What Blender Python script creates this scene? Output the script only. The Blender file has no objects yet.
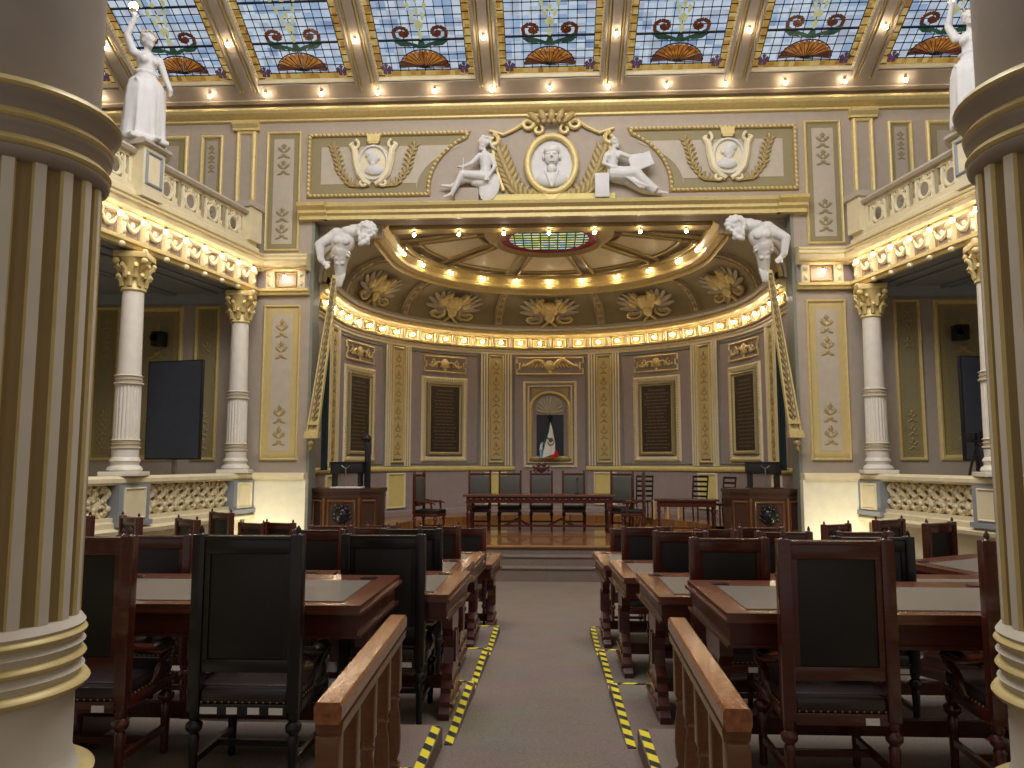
import bpy, bmesh, math, random
from math import sin, cos, pi, radians, sqrt, atan2
from mathutils import Vector, Matrix, Euler
from mathutils.geometry import tessellate_polygon
random.seed(7)
S = bpy.context.scene
C = S.collection
# ------------------------------------------------------------------ camera
cam = bpy.data.cameras.new('camera'); cam.sensor_width = 36; cam.lens = 769/1024*36
co = bpy.data.objects.new('camera', cam); C.objects.link(co); S.camera = co
co.location = (0, 0, 1.5); co.rotation_euler = (radians(90+5.7), 0, radians(2.83)); cam.clip_end = 200
S.view_settings.view_transform = 'Standard'; S.view_settings.look = 'None'
S.view_settings.gamma = 1; S.view_settings.use_curve_mapping = False; S.view_settings.exposure = 0.0
# ------------------------------------------------------------------ materials
def lin(c):
    return tuple(((v/255)/12.92 if v/255 <= .04045 else ((v/255+.055)/1.055)**2.4) for v in c)
def nodes(name):
    m = bpy.data.materials.new(name); m.use_nodes = True
    nt = m.node_tree; b = nt.nodes['Principled BSDF']; return m, nt, b
def mat(name, rgb, rough=.6, metal=0, var=.12, scale=6, spec=.4, bump=0, bscale=40, stretch=None, coat=0):
    m, nt, b = nodes(name); c = lin(rgb); N = nt.nodes; L = nt.links
    tc = N.new('ShaderNodeTexCoord'); mp = N.new('ShaderNodeMapping'); L.new(tc.outputs['Object'], mp.inputs[0])
    if stretch: mp.inputs['Scale'].default_value = stretch
    nz = N.new('ShaderNodeTexNoise'); nz.inputs['Scale'].default_value = scale; nz.inputs['Detail'].default_value = 4
    L.new(mp.outputs[0], nz.inputs['Vector'])
    r = N.new('ShaderNodeMix'); r.data_type = 'RGBA'
    r.inputs[6].default_value = (*[v*(1-var) for v in c], 1); r.inputs[7].default_value = (*[min(1, v*(1+var)) for v in c], 1)
    L.new(nz.outputs['Fac'], r.inputs[0]); L.new(r.outputs[2], b.inputs['Base Color'])
    b.inputs['Roughness'].default_value = rough; b.inputs['Metallic'].default_value = metal
    b.inputs['Specular IOR Level'].default_value = spec
    if coat: b.inputs['Coat Weight'].default_value = coat; b.inputs['Coat Roughness'].default_value = .12
    if bump:
        n2 = N.new('ShaderNodeTexNoise'); n2.inputs['Scale'].default_value = bscale; n2.inputs['Detail'].default_value = 5
        L.new(mp.outputs[0], n2.inputs['Vector'])
        bp = N.new('ShaderNodeBump'); bp.inputs['Strength'].default_value = bump; bp.inputs['Distance'].default_value = .01
        L.new(n2.outputs['Fac'], bp.inputs['Height']); L.new(bp.outputs[0], b.inputs['Normal'])
    return m
def emis(name, rgb, s):
    m = bpy.data.materials.new(name); m.use_nodes = True; nt = m.node_tree; nt.nodes.clear()
    e = nt.nodes.new('ShaderNodeEmission'); o = nt.nodes.new('ShaderNodeOutputMaterial')
    e.inputs[0].default_value = (*lin(rgb), 1); e.inputs[1].default_value = s; nt.links.new(e.outputs[0], o.inputs[0]); return m
M = {}
M['taupe'] = mat('painted_taupe_plaster', (166, 152, 135), .7)
M['mauve'] = mat('painted_mauve_plaster', (150, 136, 132), .65)
M['olive'] = mat('olive_plaster', (140, 128, 92), .6)
M['ochre'] = mat('ochre_paint', (188, 167, 112), .55)
M['beige'] = mat('beige_plaster', (180, 168, 148), .6)
M['cream'] = mat('cream_plaster', (222, 208, 170), .5)
M['creamwall'] = mat('cream_wall_paint', (226, 218, 190), .6)
M['white'] = mat('white_stucco', (206, 202, 196), .55, bump=.15)
M['gold'] = mat('gilt_paint', (208, 186, 124), .42, metal=.15, var=.2, scale=14)
M['deepgold'] = mat('dull_gilding', (160, 138, 88), .48, metal=.15, var=.3, scale=20)
M['yellow'] = mat('pale_yellow_paint', (214, 198, 122), .6)
M['greyblue'] = mat('greyblue_paint', (138, 142, 146), .55)
M['greygreen'] = mat('greygreen_paint', (128, 130, 116), .6)
M['colwhite'] = mat('column_cream_paint', (206, 196, 176), .5)
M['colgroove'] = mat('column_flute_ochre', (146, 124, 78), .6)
M['colgrey'] = mat('column_grey_paint', (150, 138, 124), .5)
M['marble'] = mat('white_column_marble', (222, 214, 198), .35)
M['wood'] = mat('red_mahogany', (74, 30, 18), .26, var=.45, scale=5, stretch=(2, 2, 14), spec=.5, coat=.3)
M['woodh'] = mat('mahogany_top', (98, 54, 38), .24, var=.35, scale=4, stretch=(2, 16, 16), spec=.6, coat=.5)
M['woodb'] = mat('brown_oak', (104, 66, 36), .3, var=.35, scale=6, stretch=(3, 3, 12), coat=.3)
M['railtop'] = mat('worn_rail_varnish', (138, 84, 50), .17, var=.75, scale=45, stretch=(1, 2, 1), coat=.6, bump=.25, bscale=35)
M['blackwood'] = mat('black_stained_wood', (20, 15, 14), .32, var=.3, coat=.2)
M['leather'] = mat('black_leather', (24, 19, 17), .42, var=.2, bump=.15, bscale=120)
M['seatleather'] = mat('dark_brown_leather', (44, 34, 31), .3, var=.2, bump=.15, bscale=90, coat=.2)
M['greyleather'] = mat('grey_leather', (84, 84, 76), .4, var=.15)
M['inset'] = mat('desk_leather_inset', (104, 96, 86), .38, var=.12, scale=40)
M['darkmetal'] = mat('black_metal', (22, 22, 24), .4, metal=.6)
M['steel'] = mat('brushed_steel', (170, 170, 168), .3, metal=.9)
M['screen'] = mat('dark_screen_glass', (58, 62, 70), .22, spec=.6)
M['plastic'] = mat('black_plastic', (24, 24, 26), .45)
M['paper'] = mat('white_label', (225, 222, 214), .6)
M['nail'] = mat('brass_nail', (150, 120, 70), .3, metal=.8)
M['plaque'] = mat('bronze_plaque', (62, 52, 44), .4, metal=.3, var=.25)
M['letter'] = mat('gilt_lettering', (112, 98, 70), .4, metal=.4)
M['darkoak'] = mat('dark_walnut', (66, 42, 28), .32, var=.35, scale=6, stretch=(3, 3, 12), coat=.2)
M['pine'] = mat('pale_pine', (206, 170, 108), .5, var=.15)
M['greencloth'] = mat('dark_green_cloth', (44, 58, 54), .85)
M['flagwhite'] = mat('white_satin', (235, 234, 228), .45); M['flagred'] = mat('red_satin', (200, 40, 36), .45); M['flaggreen'] = mat('green_satin', (30, 92, 58), .45)
M['paleblue'] = mat('pale_blue_finish', (150, 190, 215), .5); M['emblem'] = mat('brown_emblem', (120, 84, 48), .6)
M['dark'] = mat('dark_niche_back', (46, 46, 52), .3)
M['shell'] = mat('niche_shell_paint', (168, 160, 138), .5)
M['lead'] = mat('lead_came', (40, 38, 44), .5, metal=.5)
M['socket'] = mat('bulb_socket', (150, 130, 90), .4, metal=.6)
M['bulb'] = emis('lit_bulb', (255, 234, 204), 72)
M['skin'] = M['white']
# carpet
m, nt, b = nodes('brown_grey_carpet'); N = nt.nodes; L = nt.links
tc = N.new('ShaderNodeTexCoord'); n1 = N.new('ShaderNodeTexNoise'); n1.inputs['Scale'].default_value = 90; n1.inputs['Detail'].default_value = 6
n2 = N.new('ShaderNodeTexNoise'); n2.inputs['Scale'].default_value = 2.2
L.new(tc.outputs['Object'], n1.inputs['Vector']); L.new(tc.outputs['Object'], n2.inputs['Vector'])
r1 = N.new('ShaderNodeMix'); r1.data_type = 'RGBA'; r1.inputs[6].default_value = (*lin((88, 77, 67)), 1); r1.inputs[7].default_value = (*lin((156, 140, 126)), 1)
L.new(n1.outputs['Fac'], r1.inputs[0]); r2 = N.new('ShaderNodeMix'); r2.data_type = 'RGBA'; r2.blend_type = 'MULTIPLY'; r2.inputs[0].default_value = .3
L.new(r1.outputs[2], r2.inputs[6]); L.new(n2.outputs['Color'], r2.inputs[7]); L.new(r2.outputs[2], b.inputs['Base Color'])
b.inputs['Roughness'].default_value = .95; b.inputs['Specular IOR Level'].default_value = .1
bp = N.new('ShaderNodeBump'); bp.inputs['Strength'].default_value = .5; L.new(n1.outputs['Fac'], bp.inputs['Height']); L.new(bp.outputs[0], b.inputs['Normal'])
M['carpet'] = m
# stage planks
m, nt, b = nodes('stage_floorboards'); N = nt.nodes; L = nt.links
tc = N.new('ShaderNodeTexCoord'); bk = N.new('ShaderNodeTexBrick'); bk.inputs['Scale'].default_value = 1
bk.inputs['Brick Width'].default_value = 1.4; bk.inputs['Row Height'].default_value = .09; bk.inputs['Mortar Size'].default_value = .002
bk.inputs['Color1'].default_value = (*lin((132, 88, 44)), 1); bk.inputs['Color2'].default_value = (*lin((160, 110, 58)), 1); bk.inputs['Mortar'].default_value = (*lin((60, 38, 20)), 1)
L.new(tc.outputs['Object'], bk.inputs['Vector']); L.new(bk.outputs['Color'], b.inputs['Base Color'])
b.inputs['Roughness'].default_value = .22; b.inputs['Coat Weight'].default_value = .4
M['planks'] = m
# hazard tape: diagonal stripes
m, nt, b = nodes('yellow_black_tape'); N = nt.nodes; L = nt.links
uv = N.new('ShaderNodeUVMap'); uv.uv_map = 'uv'; w = N.new('ShaderNodeTexWave'); w.bands_direction = 'DIAGONAL'; w.inputs['Scale'].default_value = 3.6; w.inputs['Distortion'].default_value = 0
cr = N.new('ShaderNodeValToRGB'); cr.color_ramp.interpolation = 'CONSTANT'; cr.color_ramp.elements[0].color = (*lin((36, 34, 30)), 1)
cr.color_ramp.elements[1].position = .42; cr.color_ramp.elements[1].color = (*lin((226, 206, 40)), 1)
L.new(uv.outputs[0], w.inputs['Vector']); L.new(w.outputs['Fac'], cr.inputs[0]); L.new(cr.outputs[0], b.inputs['Base Color']); b.inputs['Roughness'].default_value = .5
M['tape'] = m
# stained glass, lit from behind by the daylight: colour cells separated by lead lines
def glass(name, cols, strength, cell=None, vor=None):
    m = bpy.data.materials.new(name); m.use_nodes = True; nt = m.node_tree; nt.nodes.clear(); N = nt.nodes; L = nt.links
    uv = N.new('ShaderNodeUVMap'); uv.uv_map = 'uv'
    e = N.new('ShaderNodeEmission'); o = N.new('ShaderNodeOutputMaterial'); gl = N.new('ShaderNodeBsdfGlossy'); gl.inputs['Roughness'].default_value = .2
    nz = N.new('ShaderNodeTexNoise'); nz.inputs['Scale'].default_value = 1.6; nz.inputs['Detail'].default_value = 3; L.new(uv.outputs[0], nz.inputs['Vector'])
    wn = N.new('ShaderNodeTexWhiteNoise'); wn.noise_dimensions = '2D'
    sn = N.new('ShaderNodeVectorMath'); sn.operation = 'FLOOR'
    sc = N.new('ShaderNodeVectorMath'); sc.operation = 'MULTIPLY'; sc.inputs[1].default_value = (1/(cell or .18),)*3
    L.new(uv.outputs[0], sc.inputs[0]); L.new(sc.outputs[0], sn.inputs[0]); L.new(sn.outputs[0], wn.inputs['Vector'])
    mx = N.new('ShaderNodeMath'); mx.operation = 'MULTIPLY_ADD'; mx.inputs[1].default_value = .45; L.new(wn.outputs['Value'], mx.inputs[0])
    m2 = N.new('ShaderNodeMath'); m2.operation = 'MULTIPLY'; m2.inputs[1].default_value = .6; L.new(nz.outputs['Fac'], m2.inputs[0]); L.new(m2.outputs[0], mx.inputs[2])
    cr = N.new('ShaderNodeValToRGB'); el = cr.color_ramp.elements
    el[0].position = .2; el[0].color = (*lin(cols[0]), 1); el[1].position = .75; el[1].color = (*lin(cols[-1]), 1)
    for i, c in enumerate(cols[1:-1]):
        q = el.new(.2+.55*(i+1)/(len(cols)-1)); q.color = (*lin(c), 1)
    L.new(mx.outputs[0], cr.inputs[0]); L.new(cr.outputs[0], e.inputs[0]); e.inputs[1].default_value = strength
    ad = N.new('ShaderNodeMixShader'); ad.inputs[0].default_value = .06; L.new(e.outputs[0], ad.inputs[1]); L.new(gl.outputs[0], ad.inputs[2]); L.new(ad.outputs[0], o.inputs[0])
    return m
M['gblue'] = glass('pale_blue_stained_glass', [(112, 134, 166), (150, 174, 204), (196, 208, 222), (162, 172, 190)], .85)
M['gamber'] = glass('amber_stained_glass', [(140, 100, 50), (190, 146, 66), (214, 186, 118)], .6, .1)
M['gfan'] = glass('orange_stained_glass', [(120, 66, 24), (176, 104, 36), (206, 140, 60)], .55, .07)
M['gbrown'] = glass('red_brown_stained_glass', [(90, 44, 28), (126, 66, 40)], .45, .1)
M['ggreen'] = glass('green_stained_glass', [(40, 74, 62), (70, 104, 84)], .4, .08)
M['gpurple'] = glass('purple_stained_glass', [(80, 54, 84), (112, 76, 96)], .45, .08)
M['gpale'] = glass('pale_yellow_stained_glass', [(190, 188, 130), (214, 212, 160)], .6, .08)
M['gred'] = glass('dark_red_stained_glass', [(90, 20, 34), (130, 40, 50)], .5, .1)
M['goval'] = glass('multicolour_stained_glass', [(90, 120, 150), (220, 220, 170), (170, 180, 60), (150, 190, 220)], .9, .13)

# ------------------------------------------------------------------ mesh builder
def I3(u, z, d): return Vector((u, d, z))          # plain: u=x, d=y
def W3(x, y, z): return Vector((x, y, z))
class MB:
    def __init__(s): s.v = []; s.f = []; s.sm = []
    def add(s, vs, fs, smooth=False):
        o = len(s.v); s.v += [Vector(p) for p in vs]; s.f += [tuple(i+o for i in f) for f in fs]; s.sm += [smooth]*len(fs); return s
    def box(s, x0, x1, y0, y1, z0, z1, f=None, nu=1):
        """f maps (x,y,z); nu slices along x"""
        f = f or W3; vs = []; fs = []
        for i in range(nu+1):
            x = x0+(x1-x0)*i/nu
            vs += [f(x, y0, z0), f(x, y1, z0), f(x, y1, z1), f(x, y0, z1)]
        for i in range(nu):
            a = 4*i; b = a+4
            for j in range(4): k = (j+1) % 4; fs.append((a+j, a+k, b+k, b+j))
        fs += [(3, 2, 1, 0), (4*nu, 4*nu+1, 4*nu+2, 4*nu+3)]
        return s.add(vs, fs)
    def bbox(s, x0, x1, y0, y1, z0, z1, b=.01, M4=None):
        """bevelled box"""
        xs = (x0, x1); ys = (y0, y1); zs = (z0, z1); bm = bmesh.new()
        for x in xs:
            for y in ys:
                for z in zs: bm.verts.new((x, y, z))
        bmesh.ops.convex_hull(bm, input=bm.verts); bmesh.ops.dissolve_limit(bm, angle_limit=.1, verts=bm.verts, edges=bm.edges)
        bmesh.ops.bevel(bm, geom=list(bm.edges), offset=b, segments=2, affect='EDGES', profile=.6)
        if M4 is not None: bm.transform(M4)
        bm.verts.index_update(); s.add([v.co.copy() for v in bm.verts], [[v.index for v in f.verts] for f in bm.faces], True); bm.free(); return s
    def sweep(s, prof, path, closed=False, close_prof=False, smooth=False, caps=True):
        """path: list of functions (a,b)->Vector ; prof: list of (a,b)"""
        n = len(prof); m = len(path); vs = [g(a, b) for g in path for a, b in prof]; fs = []
        for i in range(m if closed else m-1):
            i2 = (i+1) % m
            for j in range(n if close_prof else n-1):
                j2 = (j+1) % n; fs.append((i*n+j, i*n+j2, i2*n+j2, i2*n+j))
        if caps and close_prof and not closed: fs += [tuple(range(n-1, -1, -1)), tuple((m-1)*n+j for j in range(n))]
        return s.add(vs, fs, smooth)
    def lathe(s, prof, c=(0, 0, 0), n=20, M4=None, smooth=True, rf=None, cap=True):
        vs = []; fs = []; k = len(prof)
        for i in range(n):
            a = 2*pi*i/n
            for r, z in prof:
                rr = rf(a, r, z) if rf else r
                vs.append(Vector((c[0]+rr*cos(a), c[1]+rr*sin(a), c[2]+z)))
        if M4 is not None: vs = [M4 @ v for v in vs]
        for i in range(n):
            j = (i+1) % n
            for q in range(k-1): fs.append((i*k+q, j*k+q, j*k+q+1, i*k+q+1))
        if cap:
            fs.append(tuple(i*k for i in range(n))[::-1]); fs.append(tuple(i*k+k-1 for i in range(n)))
        return s.add(vs, fs, smooth)
    def tube(s, pts, r, n=6, f=None, cap=True, smooth=True):
        pts = [Vector(p) for p in pts]; rs = r if isinstance(r, (list, tuple)) else [r]*len(pts)
        vs = []; fs = []; up = Vector((0, 0, 1)); pu = None
        for i, p in enumerate(pts):
            t = (pts[min(i+1, len(pts)-1)]-pts[max(i-1, 0)])
            if t.length < 1e-9: t = Vector((0, 0, 1))
            t.normalize()
            if pu is None: pu = t.orthogonal().normalized()
            pu = (pu-t*pu.dot(t));
            pu = pu.normalized() if pu.length > 1e-6 else t.orthogonal().normalized()
            w = t.cross(pu)
            for j in range(n):
                a = 2*pi*j/n; q = p+(pu*cos(a)+w*sin(a))*rs[i]; vs.append(f(*q) if f else q)
        for i in range(len(pts)-1):
            for j in range(n): k = (j+1) % n; fs.append((i*n+j, i*n+k, (i+1)*n+k, (i+1)*n+j))
        if cap: fs += [tuple(range(n))[::-1], tuple((len(pts)-1)*n+j for j in range(n))]
        return s.add(vs, fs, smooth)
    def blob(s, c, r, rot=(0, 0, 0), f=None, nu=10, nv=7):
        """ellipsoid centre c, radii r, euler rot, mapped through f"""
        R = Euler(rot).to_matrix(); vs = []; fs = []; c = Vector(c)
        for i in range(nv+1):
            t = pi*i/nv
            for j in range(nu):
                a = 2*pi*j/nu; q = R @ Vector((r[0]*sin(t)*cos(a), r[1]*sin(t)*sin(a), r[2]*cos(t)))+c
                vs.append(f(*q) if f else q)
        for i in range(nv):
            for j in range(nu): k = (j+1) % nu; fs.append((i*nu+j, i*nu+k, (i+1)*nu+k, (i+1)*nu+j))
        return s.add(vs, fs, True)
    def poly(s, pts, y0, y1, f=None):
        """polygon in (x,z) extruded from y0 to y1"""
        f = f or W3; n = len(pts); vs = [f(x, y0, z) for x, z in pts]+[f(x, y1, z) for x, z in pts]
        tri = tessellate_polygon([[Vector((x, z, 0)) for x, z in pts]])
        fs = [tuple(t_) for t_ in tri]+[tuple(i+n for i in t_)[::-1] for t_ in tri]+[(i, i+n, (i+1) % n+n, (i+1) % n) for i in range(n)]
        return s.add(vs, fs)
    def frame(s, x0, x1, z0, z1, w, y0, y1, f=None, nu=1, bevel=True):
        """rectangular moulding: outer rect, width w, depth y0->y1, bevelled, mitred"""
        f = f or W3
        p = [(0, y0), (w*.12, y1*.7+y0*.3), (w*.4, y1), (w*.7, y1*.85+y0*.15), (w, y0)] if bevel else [(0, y0), (0, y1), (w, y1), (w, y0)]
        ring = []
        def corner(ax, az, sx, sz): return lambda a, b: f(ax+sx*a, b, az+sz*a)
        path = []
        for i in range(nu+1): path.append(lambda a, b, t=i/nu: f((x0+a)*(1-t)+(x1-a)*t, b, z0+a))
        for i in range(nu+1): path.append(lambda a, b, t=i/nu: f((x1-a)*(1-t)+(x0+a)*t, b, z1-a))
        return s.sweep(p, path, closed=True)
    def pathframe(s, pts, w, y0, y1, f=None):
        """moulding along a closed polyline in (x,z); inner side by offset of averaged normals"""
        f = f or W3; n = len(pts); path = []
        for i in range(n):
            a = Vector(pts[i-1]); b = Vector(pts[i]); c = Vector(pts[(i+1) % n])
            d1 = (b-a).normalized(); d2 = (c-b).normalized(); n1 = Vector((-d1.y, d1.x)); n2 = Vector((-d2.y, d2.x))
            nn = (n1+n2); nn = nn/max(.35, nn.length_squared/2)
            path.append(lambda q, h, b=b, nn=nn: f(b.x+nn.x*q, h, b.y+nn.y*q))
        return s.sweep([(0, y0), (w*.15, y1*.7+y0*.3), (w*.45, y1), (w*.75, y1*.8+y0*.2), (w, y0)], path, closed=True)
    def build(s, name, m, parent=None, label=None, flat_uv=None):
        me = bpy.data.meshes.new(name); me.from_pydata([tuple(v) for v in s.v], [], s.f)
        me.polygons.foreach_set('use_smooth', s.sm); me.materials.append(M[m] if isinstance(m, str) else m)
        if flat_uv:
            uvl = me.uv_layers.new(name='uv')
            for lp in me.loops: uvl.data[lp.index].uv = flat_uv(me.vertices[lp.vertex_index].co)
        bm = bmesh.new(); bm.from_mesh(me); bmesh.ops.recalc_face_normals(bm, faces=bm.faces); bm.to_mesh(me); bm.free()
        if any(s.sm):
            try: me.set_sharp_from_angle(angle=radians(50))
            except Exception: pass
        me.update()
        o = bpy.data.objects.new(name, me); C.objects.link(o)
        if parent is not None: o.parent = parent
        if label: o['label'] = label
        return o
def tag(o, label=None, cat=None, group=None, kind=None):
    if label: o['label'] = label
    if cat: o['category'] = cat
    if group: o['group'] = group
    if kind: o['kind'] = kind
    return o
def thing(name, label, cat, loc=(0, 0, 0), rz=0, group=None):
    o = bpy.data.objects.new(name, None); C.objects.link(o); o.location = loc; o.rotation_euler = (0, 0, rz); o.empty_display_size = .1
    return tag(o, label, cat, group)
def struct(name, mb, m, label=None):
    o = mb.build(name, m); o['kind'] = 'structure'
    if label: o['label'] = label
    return o
def dup(root, loc, rz=0, label=None, group=None, scale=None):
    r = root.copy(); C.objects.link(r); r.location = loc; r.rotation_euler = (0, 0, rz)
    if scale: r.scale = scale
    if label: r['label'] = label
    if group: r['group'] = group
    for ch in list(root.children):
        c = ch.copy(); C.objects.link(c); c.parent = r
        for g in list(ch.children):
            e = g.copy(); C.objects.link(e); e.parent = c
    return r
def spiral(cx, cz, r0, r1, a0, a1, y, n=14):
    return [Vector((cx+(r0+(r1-r0)*i/n)*cos(a0+(a1-a0)*i/n), y, cz+(r0+(r1-r0)*i/n)*sin(a0+(a1-a0)*i/n))) for i in range(n+1)]
def scroll_pair(mb, x, z, s, y, r, f=None, flip=1):
    for sx in (-1, 1):
        p = [Vector((x+sx*(q.x), q.y, z+flip*q.z)) for q in spiral(s*.55, 0, s*.12, s*.5, pi*2.6, pi*.9, y)]
        mb.tube(p, r, 5, f)
def leaf(mb, x, z, ang, L, w, y, t, f=None):
    mb.blob((x+cos(ang)*L/2, y, z+sin(ang)*L/2), (L/2, t, w/2), (0, -ang, 0), f, 8, 6)
def arabesque(mb, x, z0, z1, w, y, f, step=None):
    """vertical candelabra ornament: scrolls, leaves and beads"""
    step = step or w*1.05; n = max(1, int((z1-z0)/step)); h = (z1-z0)/n
    for i in range(n):
        zc = z0+h*(i+.5)
        for sx in (-1, 1):
            leaf(mb, x, zc-h*.1, pi/2+sx*.9, w*.6, w*.2, y, .012, f)
            leaf(mb, x, zc-h*.3, pi/2+sx*1.9, w*.5, w*.18, y, .012, f)
            mb.tube([Vector((x+sx*q.x, q.y, zc+q.z)) for q in spiral(w*.24, h*.18, w*.05, w*.2, pi*2.3, pi*.6, y, 8)], .012, 4, f)
        mb.blob((x, y, zc+h*.3), (w*.13, .015, h*.16), (0, 0, 0), f, 6, 5)
        mb.blob((x, y, zc-h*.25), (w*.2, .015, w*.12), (0, 0, 0), f, 6, 5)
# remeshed figure: overlapping capsules/ellipsoids/lofts fused into one continuous surface
def fuse(mb, name, m, parent, voxel=.014, smooth=3):
    o = mb.build(name, m, parent)
    rm = o.modifiers.new('r', 'REMESH'); rm.mode = 'VOXEL'; rm.voxel_size = voxel; rm.use_smooth_shade = True
    sm = o.modifiers.new('s', 'SMOOTH'); sm.iterations = smooth; sm.factor = .5
    return o
def limb(mb, pts, rs, n=12):
    """tapered limb with round joints"""
    P = [Vector(p) for p in pts]
    for i in range(len(P)-1):
        a, b = P[i], P[i+1]; k = 5
        mb.tube([a.lerp(b, t/k) for t in range(k+1)], [rs[i]+(rs[i+1]-rs[i])*t/k for t in range(k+1)], n)
    for p, r in zip(P, rs): mb.blob(p, (r, r, r), nu=12, nv=8)
def hand(mb, wrist, d, up, s=1.0, curl=.6, f0=.0095):
    """palm, four unequal bent fingers and a side thumb; d = pointing direction, up = palm normal"""
    d = Vector(d).normalized(); up = Vector(up); up = (up-d*up.dot(d)).normalized(); sd = d.cross(up); w = Vector(wrist)
    mb.tube([w, w+d*.04*s, w+d*.085*s], [.026*s, .034*s, .032*s], 8)
    for i, Ln in enumerate((.07, .08, .075, .06)):
        b = w+d*.08*s+sd*(.026-.0175*i)*s; p = [b]; dd = d.copy()
        for k in range(3):
            dd = (dd-up*curl*.6).normalized(); p.append(p[-1]+dd*Ln*s/3)
        mb.tube(p, [f0*s*1.15, f0*s, f0*s*.9, f0*s*.7], 6)
    b = w+d*.03*s+sd*.028*s; mb.tube([b, b+(d*.6+sd*.8)*.03*s, b+(d*.9+sd*.6-up*.4)*.06*s], [f0*s*1.3, f0*s*1.1, f0*s*.8], 6)
def head(mb, c, face, s=1.0, hair='bun', upv=(0, 0, 1)):
    """c = head centre, face = direction it looks"""
    fz = Vector(upv).normalized(); fx = Vector(face); fx = (fx-fz*fx.dot(fz)).normalized(); fy = fz.cross(fx); R = Matrix((fx, fy, fz)).transposed().to_euler(); c = Vector(c)
    def P(a, b, h): return c+(fx*a+fy*b+fz*h)*s
    mb.blob(P(0, 0, .02), (.095*s, .078*s, .105*s), R, nu=16, nv=12)
    mb.blob(P(.03, 0, -.05), (.06*s, .055*s, .07*s), R, nu=12, nv=8)
    mb.blob(P(.078, 0, -.105), (.024*s, .026*s, .02*s), R)
    mb.tube([P(.09, 0, .015), P(.115, 0, -.03), P(.088, 0, -.04)], [.01*s, .017*s, .012*s], 8)
    for e in (-1, 1):
        mb.blob(P(.084, .032*e, .005), (.016*s, .02*s, .011*s), R, nu=8, nv=6)
        mb.blob(P(.09, .032*e, .028), (.012*s, .026*s, .008*s), R, nu=8, nv=6)
        mb.blob(P(-.005, .08*e, -.01), (.02*s, .012*s, .032*s), R, nu=8, nv=6)
    mb.blob(P(.085, 0, -.068), (.016*s, .026*s, .009*s), R); mb.blob(P(.082, 0, -.08), (.014*s, .022*s, .008*s), R)
    if hair in ('bun', 'short'):
        mb.blob(P(-.02, 0, .05), (.105*s, .09*s, .095*s), R, nu=14, nv=10)
        for i in range(9):
            a = -1.7+i*.425; mb.blob(P(.06*cos(a)+.0, .088*sin(a), .07), (.024*s,)*3, nu=7, nv=5)
    if hair == 'bun': mb.blob(P(-.125, 0, .03), (.05*s, .05*s, .05*s))
# ------------------------------------------------------------------ frames of reference
YF = 15.5; YC = 17.5; RA = 5.0; HALF = RA*pi/2
def FW(u, d, z): return Vector((u, YF-d, z))
def AP(u, d, z):
    if abs(u) <= HALF:
        t = u/RA; return Vector(((RA-d)*sin(t), YC+(RA-d)*cos(t), z))
    s = 1 if u > 0 else -1; return Vector((s*(RA-d), YC-(abs(u)-HALF), z))
ZK = 5.28; KR = 1.15
def CV(u, d, a):       # cove: a 0..1 from springing to lip
    t = a*pi/2; dd = .22+KR*(1-cos(t)); z = ZK+.95*sin(t)
    nd = cos(t)*d; nz = -sin(t)*d
    return AP(u, dd+nd, z+nz)
ULEN = HALF+1.58
US = [-ULEN, -HALF]+[HALF*(-1+2*i/56) for i in range(1, 56)]+[HALF, ULEN]
APATH = [lambda a, b, u=u: AP(u, a, b) for u in US]
def SB(s):             # balcony/balustrade line, u measured from the wall towards the hall's back, d towards the hall's centre
    L = sqrt(1+.04)
    def f(u, d, z): return Vector((s*(6.12+.2*u/L-d/L), 15.42-u/L-.2*d/L, z))
    return f
RX = lambda y: .12-.057*y          # ramp height
AX = -.07
def tierY(k): return 4.6+1.34*(k-1)
def tierZ(k): return RX(tierY(k)-1.34) if k < 5 else RX(tierY(k)-.4)
def bend(x):
    a = max(0, abs(x-AX)-1.9); return .22*a*a
# ------------------------------------------------------------------ floors
b = MB()
ys = [-1.5, 0, 3, 6, 9, 12, 14.6]
b.sweep([(-9, 0), (-1.3, 0), (1.3, 0), (9, 0)], [lambda a, q, y=y: Vector((a+AX, y, RX(y))) for y in ys])
struct('floor', b, 'carpet')
XT = [.5, .8, 1.3, 1.9, 2.5, 3.1, 3.7, 4.3, 5.0, 5.7, 6.4, 7.0]
def edgeY(k, x):
    e = tierY(k) if k > 0 else -1.5
    return min(e+bend(x)*(1 if k > 0 else 0), 15.45)
for k in range(1, 5):
    b = MB(); z = tierZ(k) if k > 1 else RX(3.03)+.03
    for s in (-1, 1):
        inn = {1: .56, 2: .50, 3: .50, 4: .49}.get(k, .49)
        xs = [inn]+[x for x in XT if x > inn+.05]
        for i in range(len(xs)-1):
            x0, x1 = xs[i], xs[i+1]; q = []
            for x in (x0, x1):
                X = AX+s*x; q.append((X, edgeY(k-1, X) if k > 1 else -1.5, edgeY(k, X)))
            (xa, n0, f0), (xb, n1, f1) = q
            vs = [(xa, n0, z), (xb, n1, z), (xb, f1, z), (xa, f0, z), (xa, n0, z-.35), (xb, n1, z-.35), (xb, f1, z-.35), (xa, f0, z-.35)]
            b.add(vs, [(0, 1, 2, 3), (3, 2, 6, 7)]+([(0, 3, 7, 4)] if i == 0 else []))
    struct('seating_tier_floor', b, 'carpet')
b = MB(); b.box(-11, 11, -1.5, 15.5, -1.2, -1.0); struct('floor', b, 'carpet')
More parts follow.
